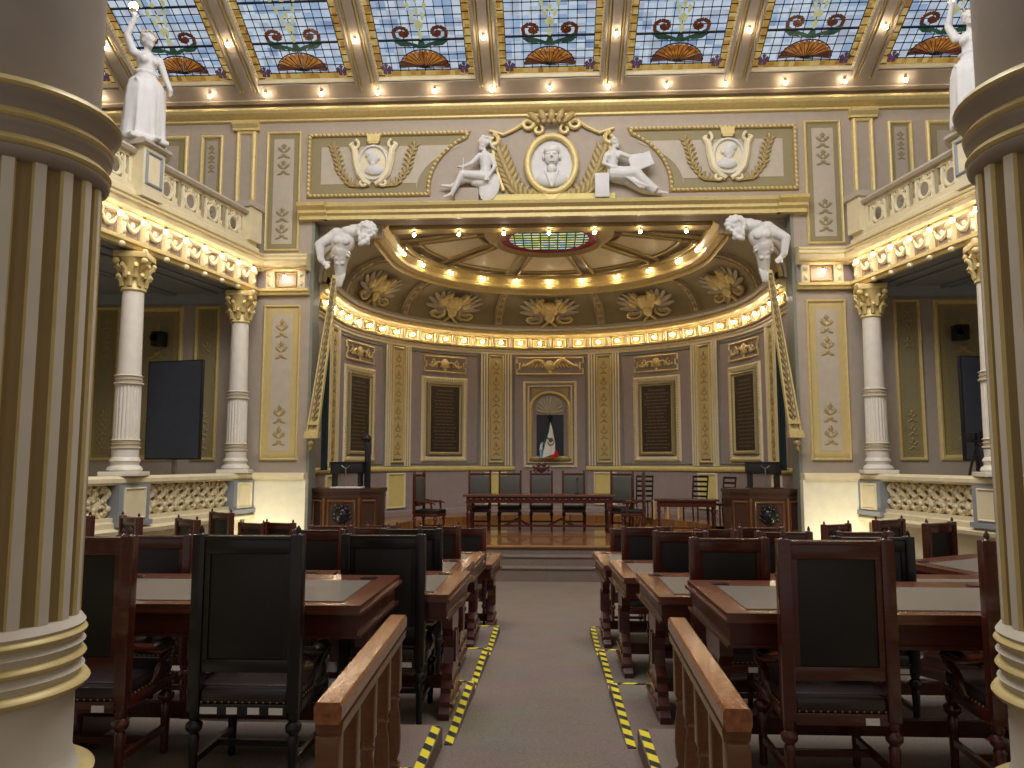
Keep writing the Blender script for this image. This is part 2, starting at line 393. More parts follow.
# steps up to the stage
ST = -.11; S2 = .05; b = MB()
for i, (y, z) in enumerate(((14.35, -.455), (14.68, -.285))):
    pts = [(-3.3, 0), (3.3, 0)]
    vs = []; n = 16
    for j in range(n+1):
        x = -3.6+7.2*j/n; yy = y+.012*x*x
        vs += [(x, yy, -1.0), (x, yy, z-.025), (x, yy-.02, z-.02), (x, yy-.02, z), (x, 16, z)]
    fs = [(5*j+q, 5*j+q+1, 5*j+q+6, 5*j+q+5) for j in range(n) for q in range(4)]
    b.add(vs, fs)
struct('stage_steps', b, 'carpet')
b = MB(); n = 24; vs = []
for j in range(n+1):
    x = -4.98+9.96*j/n; yy = 15.0+.012*x*x
    vs += [(x, yy, -1.0), (x, yy, ST-.05), (x, 22.6, ST-.05)]
b.add(vs, [(3*j+q, 3*j+q+1, 3*j+q+4, 3*j+q+3) for j in range(n) for q in range(2)]); struct('stage_riser', b, 'carpet')
b = MB(); vs = []
for j in range(n+1):
    x = -4.98+9.96*j/n; yy = 14.97+.012*x*x
    vs += [(x, yy, ST-.06), (x, yy-.012, ST-.03), (x, yy, ST), (x, 22.6, ST)]
b.add(vs, [(4*j+q, 4*j+q+1, 4*j+q+5, 4*j+q+4) for j in range(n) for q in range(3)]); struct('stage_floor', b, 'planks')
b = MB(); P = [AP(u, 0, 0) for u in US if abs(u) <= HALF+.6]
def AR(u, r):
    t = max(-pi/2, min(pi/2, u/RA)); ex = max(0, abs(u)-HALF); return Vector((r*sin(t), YC+.05+r*cos(t)-ex, 0))
uu = [u for u in US if abs(u) <= HALF]; vs = []
for u in uu: i = AR(u, 3.55); vs += [(i.x, i.y, ST), (i.x, i.y, S2), tuple(AP(u, 0, S2))]
b.add(vs, [(3*j+q, 3*j+q+1, 3*j+q+4, 3*j+q+3) for j in range(len(uu)-1) for q in range(2)]); struct('stage_upper_floor', b, 'planks')
# ------------------------------------------------------------------ apse walls
b = MB(); b.sweep([(0, -1.0), (0, 5.35), (-.2, 5.35), (-.2, -1.0)], APATH, close_prof=True); struct('wall_apse', b, 'mauve')
b = MB(); b.sweep([(0, S2-.02), (.035, S2-.02), (.035, .16), (.02, .19), (0, .19)], APATH, close_prof=True); struct('baseboard_apse', b, 'mauve')
# entablature: architrave mouldings, coffered frieze, cornice
b = MB(); b.sweep([(0, 4.6), (.04, 4.6), (.04, 4.66), (.07, 4.68), (.07, 4.73), (0, 4.73)], APATH, close_prof=True); struct('trim_1', b, 'cream')
b = MB(); b.sweep([(0, 4.73), (.1, 4.73), (.12, 4.76), (.12, 4.79), (.03, 4.8), (.03, 5.06), (.1, 5.07), (.1, 5.1), (0, 5.1)], APATH, close_prof=True); struct('trim_2', b, 'deepgold')
b = MB(); b.sweep([(0, 5.08), (.16, 5.08), (.19, 5.12), (.26, 5.15), (.28, 5.2), (.28, 5.24), (.24, 5.26), (0, 5.3)], APATH, close_prof=True); struct('trim_3', b, 'gold')
def bulb(loc, label, group, par=None, up=False):
    t = proto_bulb; return dup(t, loc, 0, label, group) if bulb.used else setb(loc, label, group)
def setb(loc, label, group):
    bulb.used = True; proto_bulb.location = loc; proto_bulb['label'] = label; proto_bulb['group'] = group; return proto_bulb
bulb.used = False
proto_bulb = thing('light_bulb', 'x', 'light bulb')
q = MB(); q.blob((0, 0, 0), (.036, .036, .04), nu=8, nv=6); q.build('glass_bulb', 'bulb', proto_bulb)
q = MB(); q.lathe([(.018, .03), (.022, .05), (.03, .075), (.03, .085)], n=8); q.build('socket', 'socket', proto_bulb)
NB = 30; du = .6
b = MB(); bo = MB()
for k in range(-16, 17):
    u = k*.585
    if abs(u) > ULEN-.1: continue
    b.box(u-.06, u+.06, .03, .13, 4.8, 5.08, AP); b.blob((u, .14, 4.92), (.035, .03, .1), (0, 0, 0), AP, 6, 5); b.blob((u, .13, 5.03), (.045, .03, .04), (0, 0, 0), AP, 6, 5)
for k in range(-16, 16):
    u = (k+.5)*.585
    if abs(u) > ULEN-.1: continue
    bo.frame(u-.2, u+.2, 4.81, 5.06, .03, .03, .06, AP); bo.lathe([(.075, 0), (.06, .03), (.03, .02)], M4=Matrix.Translation(AP(u, .05, 4.93)) @ Matrix.Rotation(-u/RA if abs(u) < HALF else (-pi/2 if u > 0 else pi/2), 4, 'Z') @ Matrix.Rotation(pi/2, 4, 'X'), n=10)
    bulb(AP(u, .17, 4.93), 'bare lit bulb in the coffered frieze round the apse', 'bulbs along the apse frieze')
struct('trim_4', b, 'cream'); struct('trim_5', bo, 'gold')
# chair rail of the apse
rail = [(0, 1.22), (.05, 1.23), (.07, 1.27), (.07, 1.31), (.04, 1.34), (0, 1.35)]
for i, (a0, a1) in enumerate(((-ULEN, -1.05), (1.05, ULEN))):
    b = MB(); uu = [a0+(a1-a0)*j/30 for j in range(31)]
    b.sweep(rail, [lambda a, q, u=u: AP(u, a, q) for u in uu], close_prof=True); struct('trim_%d' % (6+i), b, 'yellow')
# ------------------------------------------------------------------ helper for wall panels
def wall_panel(name, label, cat, f, x0, x1, z0, z1, group=None, fr='gold', band='ochre', field='beige', orn='deepgold', bw=.08, fw=.07, ornament='ends', depth=.05, rope=False):
    t = thing(name, label, cat, (0, 0, 0), 0, group)
    q = MB(); q.frame(x0, x1, z0, z1, fw, 0, depth, f); q.build('frame', fr, t)
    if rope:
        q = MB(); n = int((x1-x0)/.06); m_ = int((z1-z0)/.06)
        for i in range(n):
            for z in (z0+fw/2, z1-fw/2): q.blob((x0+(i+.5)*(x1-x0)/n, depth, z), (.022, .012, fw*.4), (0, .6, 0), f, 5, 4)
        for i in range(m_):
            for x in (x0+fw/2, x1-fw/2): q.blob((x, depth, z0+(i+.5)*(z1-z0)/m_), (fw*.4, .012, .022), (0, .6, 0), f, 5, 4)
        q.build('rope_moulding', fr, t)
    q = MB(); q.box(x0+fw, x1-fw, 0, .008, z0+fw, z1-fw, f); q.build('border', band, t)
    if field:
        g = fw+bw; q = MB(); q.box(x0+g, x1-g, .0, .014, z0+g, z1-g, f); q.build('field', field, t)
    xc = (x0+x1)/2; w = (x1-x0)-2*(fw+bw)
    if ornament == 'full':
        q = MB(); arabesque(q, xc, z0+fw+bw+.04, z1-fw-bw-.04, w*.8, .016, f); q.build('arabesque', orn, t)
    elif ornament == 'ends':
        q = MB(); h = min((z1-z0)*.28, w*2.8)
        arabesque(q, xc, z0+fw+bw+.08, z0+fw+bw+.08+h, w*.7, .016, f); arabesque(q, xc, z1-fw-bw-.08-h, z1-fw-bw-.08, w*.7, .016, f); q.build('arabesque', orn, t)
    return t
side = {-1: 'left', 1: 'right'}
# apse pilasters: three moulded strips with a gilt arabesque panel, a yellow dado panel below
near = {1: 'nearest the niche', 2: 'between the bronze plaques', 3: 'at the mouth of the apse'}
for s in (-1, 1):
    for k, deg in ((1, 18.3), (2, 55), (3, 92)):
        u = s*radians(deg)*RA; n = near[k]
        t = thing('pilaster', f'gilt arabesque pilaster on the apse wall {n}, {side[s]} side', 'pilaster')
        q = MB(); q.box(u-.45, u+.45, 0, .03, 1.36, 4.6, AP, 4); q.build('shaft', 'greygreen', t)
        q = MB()
        for x in (-.44, -.36, -.28, .28, .36, .44): q.box(u+x-.022, u+x+.022, .03, .06, 1.36, 4.6, AP)
        q.build('reeding', 'cream', t)
        q = MB(); q.frame(u-.23, u+.23, 1.44, 4.56, .06, .03, .085, AP); q.build('gilt_moulding', 'gold', t)
        q = MB(); q.box(u-.17, u+.17, .05, .06, 1.55, 4.47, AP); q.build('panel', 'ochre', t)
        q = MB(); arabesque(q, u, 1.6, 4.42, .24, .065, AP, .42); q.build('arabesque', 'deepgold', t)
        t = thing('dado_panel', f'pale yellow dado panel under the pilaster {n}, {side[s]} side', 'wall panel')
        q = MB(); q.frame(u-.34, u+.34, .24, 1.18, .07, 0, .05, AP); q.build('frame', 'cream', t)
        q = MB(); q.box(u-.27, u+.27, 0, .02, .31, 1.11, AP); q.build('field', 'yellow', t)
# gilt swag ornament above each plaque
def swag(q, u, z, w, y, f, wings=False):
    q.blob((u, y+.03, z), (.13, .05, .15), (0, 0, 0), f, 10, 7); q.blob((u, y+.06, z), (.07, .04, .09), (0, 0, 0), f)
    for sx in (-1, 1):
        pts = [Vector((u+sx*(.1+w*t), y+.03, z+.06*sin(t*2*pi)-(.02 if wings else .04)*t+(.14*sin(pi*t) if wings else 0))) for t in [i/10 for i in range(11)]]
        q.tube(pts, [.045, .06, .065, .06, .055, .05, .05, .045, .04, .03, .02] if wings else [.03]*11, 6, f)
        if not wings:
            q.tube([Vector((v.x+(u+sx*(.12+w)-u)*0+0, v.y, v.z)) for v in [Vector((u+sx*(w*.95)+sx*p.x, p.y, z+p.z)) for p in spiral(0, .02, .02, .09, pi*2.5, pi*.5, y+.03)]], .02, 5, f)
            for i in range(6): leaf(q, u+sx*(.1+w*i/6), z-.02, (pi/2 if i % 2 else -pi/2)+sx*.6, .11, .045, y+.03, .02, f)
        else:
            for i in range(7): leaf(q, u+sx*(.12+w*i/7), z+.08, -pi/2+sx*.5, .16, .05, y+.02, .015, f)
    leaf(q, u, z-.1, -pi/2, .16, .08, y+.03, .02, f)
def eared_frame(q, u0, u1, z0, z1, w, y, f):
    e = .07; xs = [(u0-e, z0), (u0-e, z0+2*e), (u0, z0+2*e), (u0, z1-2*e), (u0-e, z1-2*e), (u0-e, z1), (u0+e, z1), (u1-e, z1), (u1+e, z1), (u1+e, z1-2*e), (u1, z1-2*e), (u1, z0+2*e), (u1+e, z0+2*e), (u1+e, z0), (u1-e, z0), (u0+e, z0)]
    P = [Vector((x, y+.02, z)) for x, z in xs]; P.append(P[0]); q.tube(P, .026, 5, f, smooth=False)
nm = {1: 'beside the flag niche', 2: 'at the far end by the lectern'}
for s in (-1, 1):
    for k, deg in ((1, 36.7), (2, 73.5)):
        u = s*radians(deg)*RA
        t = thing('memorial_plaque', f'dark bronze honour plaque with gilt lettering {nm[k]}, {side[s]} side', 'plaque')
        q = MB(); q.box(u-.5, u+.5, 0, .05, 1.72, 3.6, AP, 4); q.build('plate', 'plaque', t)
        q = MB(); q.frame(u-.57, u+.57, 1.64, 3.68, .1, 0, .11, AP, 3); q.build('inner_frame', 'olive', t)
        q = MB(); q.frame(u-.5, u+.5, 1.71, 3.61, .035, .05, .09, AP, 3); q.build('gilt_edge', 'gold', t)
        q = MB(); q.frame(u-.74, u+.74, 1.47, 3.85, .17, 0, .06, AP, 3); q.build('outer_frame', 'cream', t)
        q = MB()
        for i in range(20):
            for z in (1.53, 3.79): q.blob((u-.68+i*1.36/19, .06, z), (.025, .02, .035), (0, .5, 0), AP, 5, 4)
        for i in range(32):
            for x in (-.68, .68): q.blob((u+x, .06, 1.53+i*2.26/31), (.035, .02, .025), (0, .5, 0), AP, 5, 4)
        q.build('beading', 'gold', t)
        q = MB(); rr = random.Random(k*7+s)
        q.box(u-.26, u+.26, .05, .056, 3.44, 3.475, AP, 2)
        for i in range(17):
            z = 3.36-i*.094; hw = .4-rr.random()*.12; x = -hw
            while x < hw-.05:
                L_ = .04+rr.random()*.1; q.box(u+x, u+min(hw, x+L_), .05, .056, z-.015, z+.014, AP); x += L_+.022
        q.build('lettering', 'letter', t)
        t = thing('gilt_overpanel', f'gilt scrollwork panel above the bronze plaque {nm[k]}, {side[s]} side', 'ornament')
        q = MB(); eared_frame(q, u-.6, u+.6, 3.99, 4.42, .03, 0, AP); q.build('frame', 'gold', t)
        q = MB(); swag(q, u, 4.22, .42, .02, AP); q.build('scrollwork', 'gold', t)
# panel borders (thin gilt line round each wall field)
b = MB()
for i, (a0, a1) in enumerate(((-3.93-.5, -2.12), (-1.07, 1.07), (2.12, 4.43), (5.3, 7.5), (-7.5, -5.3))):
    if i in (1,): b.frame(a0, a1, 1.38 if 0 else .3, 4.54, .05, 0, .03, AP, 6)
    else: b.frame(a0, a1, 1.4, 4.54, .05, 0, .03, AP, 6)
struct('trim_8', b, 'greygreen')
# ------------------------------------------------------------------ niche with the flag
def NP(u, d, z): return AP(u*1.27, d, 1.3+(z-1.3)*1.04)
t = thing('flag_niche', 'arched gilt niche with a ribbed shell hood in the centre of the apse', 'niche')
q = MB(); q.frame(-.62, .62, 1.3, 3.72, .07, 0, .06, NP, 4); q.frame(-.52, .52, 1.42, 3.6, .05, 0, .08, NP, 4); q.build('outer_frame', 'cream', t)
q = MB()
arch = [(-.4, 1.62), (-.4, 2.95)]+[(-.4*cos(pi*i/14), 2.95+.4*sin(pi*i/14)) for i in range(1, 14)]+[(.4, 2.95), (.4, 1.62)]
q.pathframe(arch[::-1], -.1, 0, .12, NP); q.build('arch_moulding', 'gold', t)
q = MB(); q.poly([(-.31, 1.64), (.31, 1.64), (.31, 2.78), (-.31, 2.78)], .02, .03, NP); q.build('dark_back', 'dark', t)
q = MB()
for i in range(11):
    a = pi*(i+.5)/11; q.tube([Vector((.02*cos(a), .05, 2.8)), Vector((.16*cos(a), .07, 2.82+.2*sin(a))), Vector((.3*cos(a), .05, 2.82+.44*sin(a)))], [.01, .03, .05], 6, NP)
q.poly([(-.32, 2.78), (.32, 2.78), (.32, 2.98)]+[(.32*cos(pi*i/12), 2.98+.32*sin(pi*i/12)) for i in range(1, 12)]+[(-.32, 2.98)], .015, .04, NP)
q.build('shell_hood', 'shell', t)
q = MB()
for sx in (-1, 1):
    q.poly([(sx*.42, 3.55), (sx*.42, 3.2), (sx*.3, 3.4), (sx*.12, 3.52)][::sx], .02, .05, NP)
q.box(-.42, .42, 0, .1, 1.5, 1.6, NP, 3); q.build('spandrel', 'deepgold', t)
t = thing('gilt_overpanel', 'gilt winged ornament above the flag niche', 'ornament')
q = MB(); eared_frame(q, -.7, .7, 3.92, 4.38, .03, 0, NP); q.build('frame', 'gold', t)
q = MB(); swag(q, 0, 4.16, .55, .03, NP, True); q.build('wings', 'gold', t)
t = thing('flag', 'green white and red flag with a brown eagle emblem hanging in the niche', 'flag', tuple(AP(-.02, .3, 1.6)))
q = MB(); q.tube([(.02, .0, 0.02), (.02, .0, 1.05)], .014, 8); q.blob((.02, 0, 1.1), (.03, .03, .06)); q.build('flagpole', 'darkmetal', t)
q = MB(); q.box(-.08, .12, -.008, .008, 1.16, 1.18); q.poly([(.0, 1.14), (.02, 1.32), (.04, 1.14)], -.008, .008)
for a in range(5): q.tube([(.02, 0, 1.12), (.02+.1*cos(a*pi/4), 0, 1.12+.07*sin(a*pi/4))], .012, 5)
q.build('finial', 'darkmetal', t)
def cloth(t, name, m, L_, R_, fold, n=12, y=-.06):
    q = MB(); vs = []; k = len(L_)
    for (xa, za), (xb, zb) in zip(L_, R_):
        for i in range(n+1):
            s_ = i/n; vs.append((xa+(xb-xa)*s_, y+fold*sin(s_*pi*4+za*2), za+(zb-za)*s_))
    o_ = len(vs); vs += [(v[0], v[1]+.006, v[2]) for v in vs]
    fs = []
    for r in range(k-1):
        for i in range(n):
            a = r*(n+1)+i; fs.append((a, a+1, a+n+2, a+n+1)); fs.append((o_+a, o_+a+n+1, o_+a+n+2, o_+a+1))
    q.add(vs, fs, True); return q.build(name, m, t)
cloth(t, 'green_band', 'flaggreen', [(.0, 1.0), (-.08, .75), (-.16, .5), (-.2, .3)], [(.03, 1.0), (0, .75), (-.1, .45), (-.16, .2)], .012)
cloth(t, 'white_band', 'flagwhite', [(.02, 1.0), (-.02, .72), (-.14, .4), (-.2, -.02)], [(.04, 1.0), (.1, .75), (.16, .4), (.16, .1)], .02, y=-.075)
cloth(t, 'red_band', 'flagred', [(.16, .2), (.08, .08), (.02, -.02)], [(.18, .24), (.26, .1), (.25, .0)], .015, y=-.08)
q = MB(); 
q.tube([Vector((.04+.09*cos(a*pi/8), -.105, .45+.1*sin(a*pi/8))) for a in range(8, 17)], .016, 5); q.blob((.03, -.105, .49), (.05, .01, .06)); q.blob((.075, -.105, .53), (.02, .01, .025)); leaf(q, .0, .5, 2.3, .1, .05, -.105, .01); leaf(q, .05, .46, .5, .09, .04, -.105, .01)
q.build('eagle_emblem', 'emblem', t)
t = thing('blue_white_sheet', 'pale blue and white sheet beside the flag in the niche', 'flag', tuple(AP(-.2, .24, 1.6)))  # wavy pale blue sheet with a smaller white one in front
cloth(t, 'blue_band', 'paleblue', [(-.08, .42), (-.12, .2), (-.1, -.02)], [(.1, .48), (.08, .2), (.0, -.02)], .02, y=.0)
cloth(t, 'white_band', 'flagwhite', [(-.1, .36), (-.12, .2)], [(.08, .42), (.06, .27)], .015, y=-.02)
# ------------------------------------------------------------------ cove and dome of the apse
b = MB(); b.sweep([(0, i/10) for i in range(11)], [lambda a, q, u=u: CV(u, a, q) for u in US], smooth=True); struct('ceiling_cove', b, 'olive')
lip = .22+KR
for s in (-1, 1):     # arched infill above the end of the cove
    pr = [(RA-(.22+KR*(1-cos(i/10*pi/2))), ZK+.95*sin(i/10*pi/2)) for i in range(11)]
    pts = [(s*x, z) for x, z in [(4.98, ZK)]+pr+[(3.55, 6.23), (3.55, 6.52), (4.98, 6.52)]]
    b = MB(); b.poly(pts, 15.84, 15.98); struct('wall_arch_infill', b, 'beige')
    b = MB(); b.tube([Vector((s*x, 15.82, z)) for x, z in pr], .06, 6); b.tube([Vector((s*(x+.14), 15.83, z+.1)) for x, z in pr], .03, 6); struct('trim_62' if s < 0 else 'trim_63', b, 'deepgold')
b = MB(); b.sweep([(lip-.12, 6.12), (lip-.1, 6.22), (lip, 6.2), (lip+.08, 6.26), (lip+.08, 6.34), (lip+.02, 6.38), (lip+.16, 6.5), (lip+.16, 6.6), (lip-.12, 6.6)], APATH, close_prof=True); struct('trim_9', b, 'gold')
b = MB(); b.sweep([(.16, 5.26), (.3, 5.26), (.34, 5.32), (.3, 5.4), (.2, 5.42)], APATH); struct('trim_10', b, 'beige')
def dome(r, th, z): return Vector((r*sin(th), YC+r*cos(th), z))
def DZ(r): return 6.58+.12*(3.5-r)
b = MB(); vs = []; fs = []; nr = 5
rs_ = [3.72, 3.0, 2.4, 1.8, 1.2]
TH = [(-pi/2+pi*i/36) for i in range(37)]
for th in TH:
    for r in rs_: vs.append(dome(r, th, DZ(r)))
fs = [(i*nr+j, i*nr+j+1, (i+1)*nr+j+1, (i+1)*nr+j) for i in range(36) for j in range(nr-1)]
b.add(vs, fs, True)
b.add([(-3.72, YC, DZ(3.7)), (-1.2, YC, DZ(1.2)), (-1.2, 15.85, DZ(1.2)), (-3.72, 15.85, DZ(3.7))], [(0, 1, 2, 3)]); b.add([(3.72, YC, DZ(3.7)), (1.2, YC, DZ(1.2)), (1.2, 15.85, DZ(1.2)), (3.72, 15.85, DZ(3.7))], [(0, 1, 2, 3)])
b.add([(-1.2, 16.4, DZ(1.2)), (1.2, 16.4, DZ(1.2)), (1.2, 15.85, DZ(1.2)), (-1.2, 15.85, DZ(1.2))], [(0, 1, 2, 3)])
struct('ceiling_dome', b, 'olive')
b = MB()
for k in range(-2, 3):        # pale recessed ceiling fields between the ribs
    a0 = radians(36.7*k-14.5); a1 = radians(36.7*k+14.5)
    if abs(k) == 2: a0, a1 = (radians(59), radians(88)) if k > 0 else (radians(-88), radians(-59))
    nn = 8; vs = []
    for i in range(nn+1):
        th = a0+(a1-a0)*i/nn
        for r in (3.0, 1.75): vs.append(dome(r, th, DZ(r)-.015))
    b.add(vs, [(2*i, 2*i+1, 2*i+3, 2*i+2) for i in range(nn)])
struct('ceiling_fields', b, 'cream')
b = MB()
for k in range(-2, 3):
    a0 = radians(36.7*k-15.3); a1 = radians(36.7*k+15.3)
    if abs(k) == 2: a0, a1 = (radians(58.2), radians(88.8)) if k > 0 else (radians(-88.8), radians(-58.2))
    P = [dome(3.05, a0+(a1-a0)*i/10, DZ(3.05)-.03) for i in range(11)]+[dome(1.7, a1+(a0-a1)*i/10, DZ(1.7)-.03) for i in range(11)]; P.append(P[0]); b.tube(P, .03, 5)
struct('trim_11', b, 'gold')
b = MB()
for dg in (-91, -55, -18.3, 18.3, 55, 91):
    for o_ in (-.16, .16):
        th = radians(dg); px = Vector((cos(th), -sin(th), 0))*o_
        b.tube([dome(r, th, DZ(r)-.03)+px for r in (3.45, 3.0, 2.2, 1.4)], [.06, .05, .05, .05], 6)
struct('trim_12', b, 'deepgold')
for zz, r0, m_, nmi in ((6.52, 3.34, 'gold', 13), (6.66, 1.42, 'deepgold', 14)):
    b = MB(); n_ = 40; full = r0 < 2; P = [dome(r0, (-pi+2*pi*i/n_) if full else (-pi/2+pi*i/n_), zz+(.15 if full else 0)) for i in range(n_+(0 if full else 1))]
    if full: P.append(P[0])
    b.tube(P, .07 if full else .05, 8); struct('trim_%d' % nmi, b, m_)
t = thing('oval_skylight', 'round stained glass skylight with a dark red rim in the apse ceiling', 'window')
zc = 6.6; YO = 17.45
q = MB(); q.lathe([(1.12, .02), (1.12, -.03), (1.2, -.1), (1.3, -.06), (1.38, .02), (1.5, .1), (1.52, .22), (1.12, .22)], (0, YO, zc), 40); q.build('frame', 'deepgold', t)
q = MB(); q.add([Vector((r*cos(2*pi*i/40), YO+r*sin(2*pi*i/40), zc)) for i in range(40) for r in (.92, 1.13)], [(2*i, 2*i+1, (2*i+3) % 80, (2*i+2) % 80) for i in range(40)]); q.build('red_rim', 'gred', t, flat_uv=lambda c: (c.x, c.y))
q = MB(); q.add([Vector((.92*cos(2*pi*i/40), YO+.92*sin(2*pi*i/40), zc+.01)) for i in range(40)], [tuple(range(40))]); q.build('pane', 'goval', t, flat_uv=lambda c: (c.x, c.y))
q = MB()
for i in range(-4, 5):
    x = i*.2; h = sqrt(.92**2-x*x); q.box(x-.012, x+.012, YO-h, YO+h, zc-.02, zc); q.box(-h, h, YO+x-.012, YO+x+.012, zc-.02, zc)
q.build('lead', 'lead', t)
for dg in [-84, -66, -48, -31, -15, 0, 15, 31, 48, 66, 84]:
    bulb(dome(3.48, radians(dg), 6.42), 'bare lit bulb on the gilt ring of the apse ceiling', 'bulbs on the apse ceiling ring')
b = MB(); b.box(-3.6, 3.6, 16.15, 16.5, 6.5, 6.95, nu=2); b.box(-3.6, 3.6, 16.1, 16.55, 6.52, 6.58); struct('trim_15', b, 'deepgold')
for i in range(7): bulb((-2.95+i*.983, 16.3, 6.42), 'bare lit bulb in the straight row under the front beam of the apse', 'bulbs under the front beam of the apse')
# emblems and brackets on the cove
for k, dg in enumerate((-73.4, -36.7, 0, 36.7, 73.4)):
    u = radians(dg)*RA
    t = thing('cove_emblem', 'gilt trophy of leaves, flags and ribbon on the cove ' + ['at the far left', 'left of the centre', 'straight above the niche', 'right of the centre', 'at the far right'][k], 'ornament')
    f = lambda x, y, z: CV(x, y, z)
    q = MB()
    def cl(x, z, ang, L_, w, y=.04): leaf(q, x, z, ang, L_, w, y, .03, lambda a, b_, c_: CV(a, b_, (c_-5.3)/1.75))
    for sx in (-1, 1):
        for a, L_ in ((.12, .85), (.4, .95), (.65, .95), (.9, .9), (1.15, .8), (1.38, .75)): cl(u+sx*.12, 5.85, pi/2-sx*(pi/2-a), L_, .17)
        for a, L_ in ((.2, .7), (.7, .45)): cl(u+sx*.08, 5.8, -pi/2+sx*(pi/2-a), L_, .15)
    q.build('leaves', 'beige', t)
    q = MB(); g = lambda a, b_, c_: CV(a, b_, (c_-5.3)/1.75)
    q.blob((u, .09, 6.1), (.3, .09, .32), f=g); q.blob((u, .14, 5.8), (.16, .07, .2), f=g); q.blob((u, .14, 6.3), (.12, .07, .15), f=g)
    for sx in (-1, 1):
        q.tube([Vector((u+sx*p.x*1.5, p.y, 5.72+p.z)) for p in spiral(.36, 0, .05, .22, pi*2.6, pi*.8, .09)], .045, 5, g)
        for a_ in (.5, .9, 1.3): leaf(q, u+sx*.15, 6.0, pi/2-sx*(pi/2-a_), .55, .12, .11, .04, g)
        q.tube([Vector((u, .09, 5.66)), Vector((u+sx*.15, .09, 5.5)), Vector((u+sx*.24, .07, 5.4))], .045, 5, g)
        q.blob((u+sx*.42, .08, 6.12), (.16, .06, .2), f=g); q.blob((u+sx*.3, .08, 6.4), (.12, .05, .14), f=g)
    q.build('ribbon', 'gold', t)
for dg in (-91, -55, -18.3, 18.3, 55, 91):
    u = radians(dg)*RA; s = 1 if dg > 0 else -1
    t = thing('cove_bracket', f'curved scroll bracket on the cove above the {side[s]} pilaster {near[{18: 1, 55: 2, 91: 3}[int(abs(dg))]]}', 'bracket')
    q = MB(); q.sweep([(0, 0), (0, .05), (.28, .05), (.28, 0)], [lambda a, h, z=z: CV(u-.14+a, h, z) for z in [.1+.8*i/8 for i in range(9)]], close_prof=True); q.build('body', 'beige', t)
    q = MB()
    for x in (-.12, .12): q.tube([Vector((u+x, .06, .1+.8*i/8)) for i in range(9)], .025, 5, CV)
    for i in range(5): q.blob((u, .06, .2+.14*i), (.07, .025, .05), f=CV)
    q.build('scroll', 'deepgold', t)
# ------------------------------------------------------------------ front wall (proscenium)
for s in (-1, 1):
    b = MB(); b.box(*sorted((s*4.95, s*10.6)), YF, YF+.35, -1.0, 9.35); struct(f'wall_front_{side[s]}', b, 'taupe')
    b = MB(); b.box(*sorted((s*10.6, s*10.8)), 2.5, YF+.35, -1.0, 12.6); struct(f'wall_{side[s]}', b, 'taupe')
    b = MB(); b.box(*sorted((s*4.90, s*4.96)), YF-.01, YC-1.58+.02, -1.0, 6.5); struct(f'wall_reveal_{side[s]}', b, 'greygreen')
b = MB(); b.box(-4.95, 4.95, YF, YF+.35, 6.5, 9.35); struct('wall_lintel', b, 'taupe')
prof = [(0, 8.66), (.06, 8.68), (.06, 8.72), (.12, 8.75), (.2, 8.8), (.24, 8.85), (.24, 8.9), (.18, 8.92), (0, 8.93)]
b = MB(); b.sweep(prof, [lambda a, q, x=x: FW(x, a, q) for x in (-10.6, 0, 10.6)], close_prof=True); struct('trim_16', b, 'gold')
b = MB(); b.sweep([(0, 8.93), (.03, 8.93), (.03, 9.1), (.12, 9.2), (.3, 9.26), (.36, 9.26), (.36, 9.36), (0, 9.36)], [lambda a, q, x=x: FW(x, a, q) for x in (-10.6, 0, 10.6)], close_prof=True); struct('trim_17', b, 'taupe')
b = MB()
for i in range(130): x = -9.75+i*.15; b.box(x-.045, x+.045, YF-.34, YF-.26, 9.19, 9.27)
struct('trim_18', b, 'deepgold')
for k in range(-8, 9): bulb(FW(.03+1.185*k, .42, 9.08), 'bare lit bulb in the row under the stained glass ceiling', 'bulbs under the stained glass ceiling')
# lintel moulding over the apse opening with end blocks
prof = [(0, 6.5), (.1, 6.5), (.1, 6.58), (.16, 6.62), (.16, 6.68), (.24, 6.74), (.26, 6.8), (.2, 6.83), (0, 6.84)]
b = MB(); b.sweep(prof, [lambda a, q, x=x: FW(x, a, q) for x in (-4.7, 4.7)], close_prof=True)
for s in (-1, 1): b.sweep([(a*1.35, q) for a, q in prof], [lambda a, q, x=x: FW(x, a, q) for x in sorted((s*4.62, s*5.2))], close_prof=True)
struct('trim_19', b, 'gold')
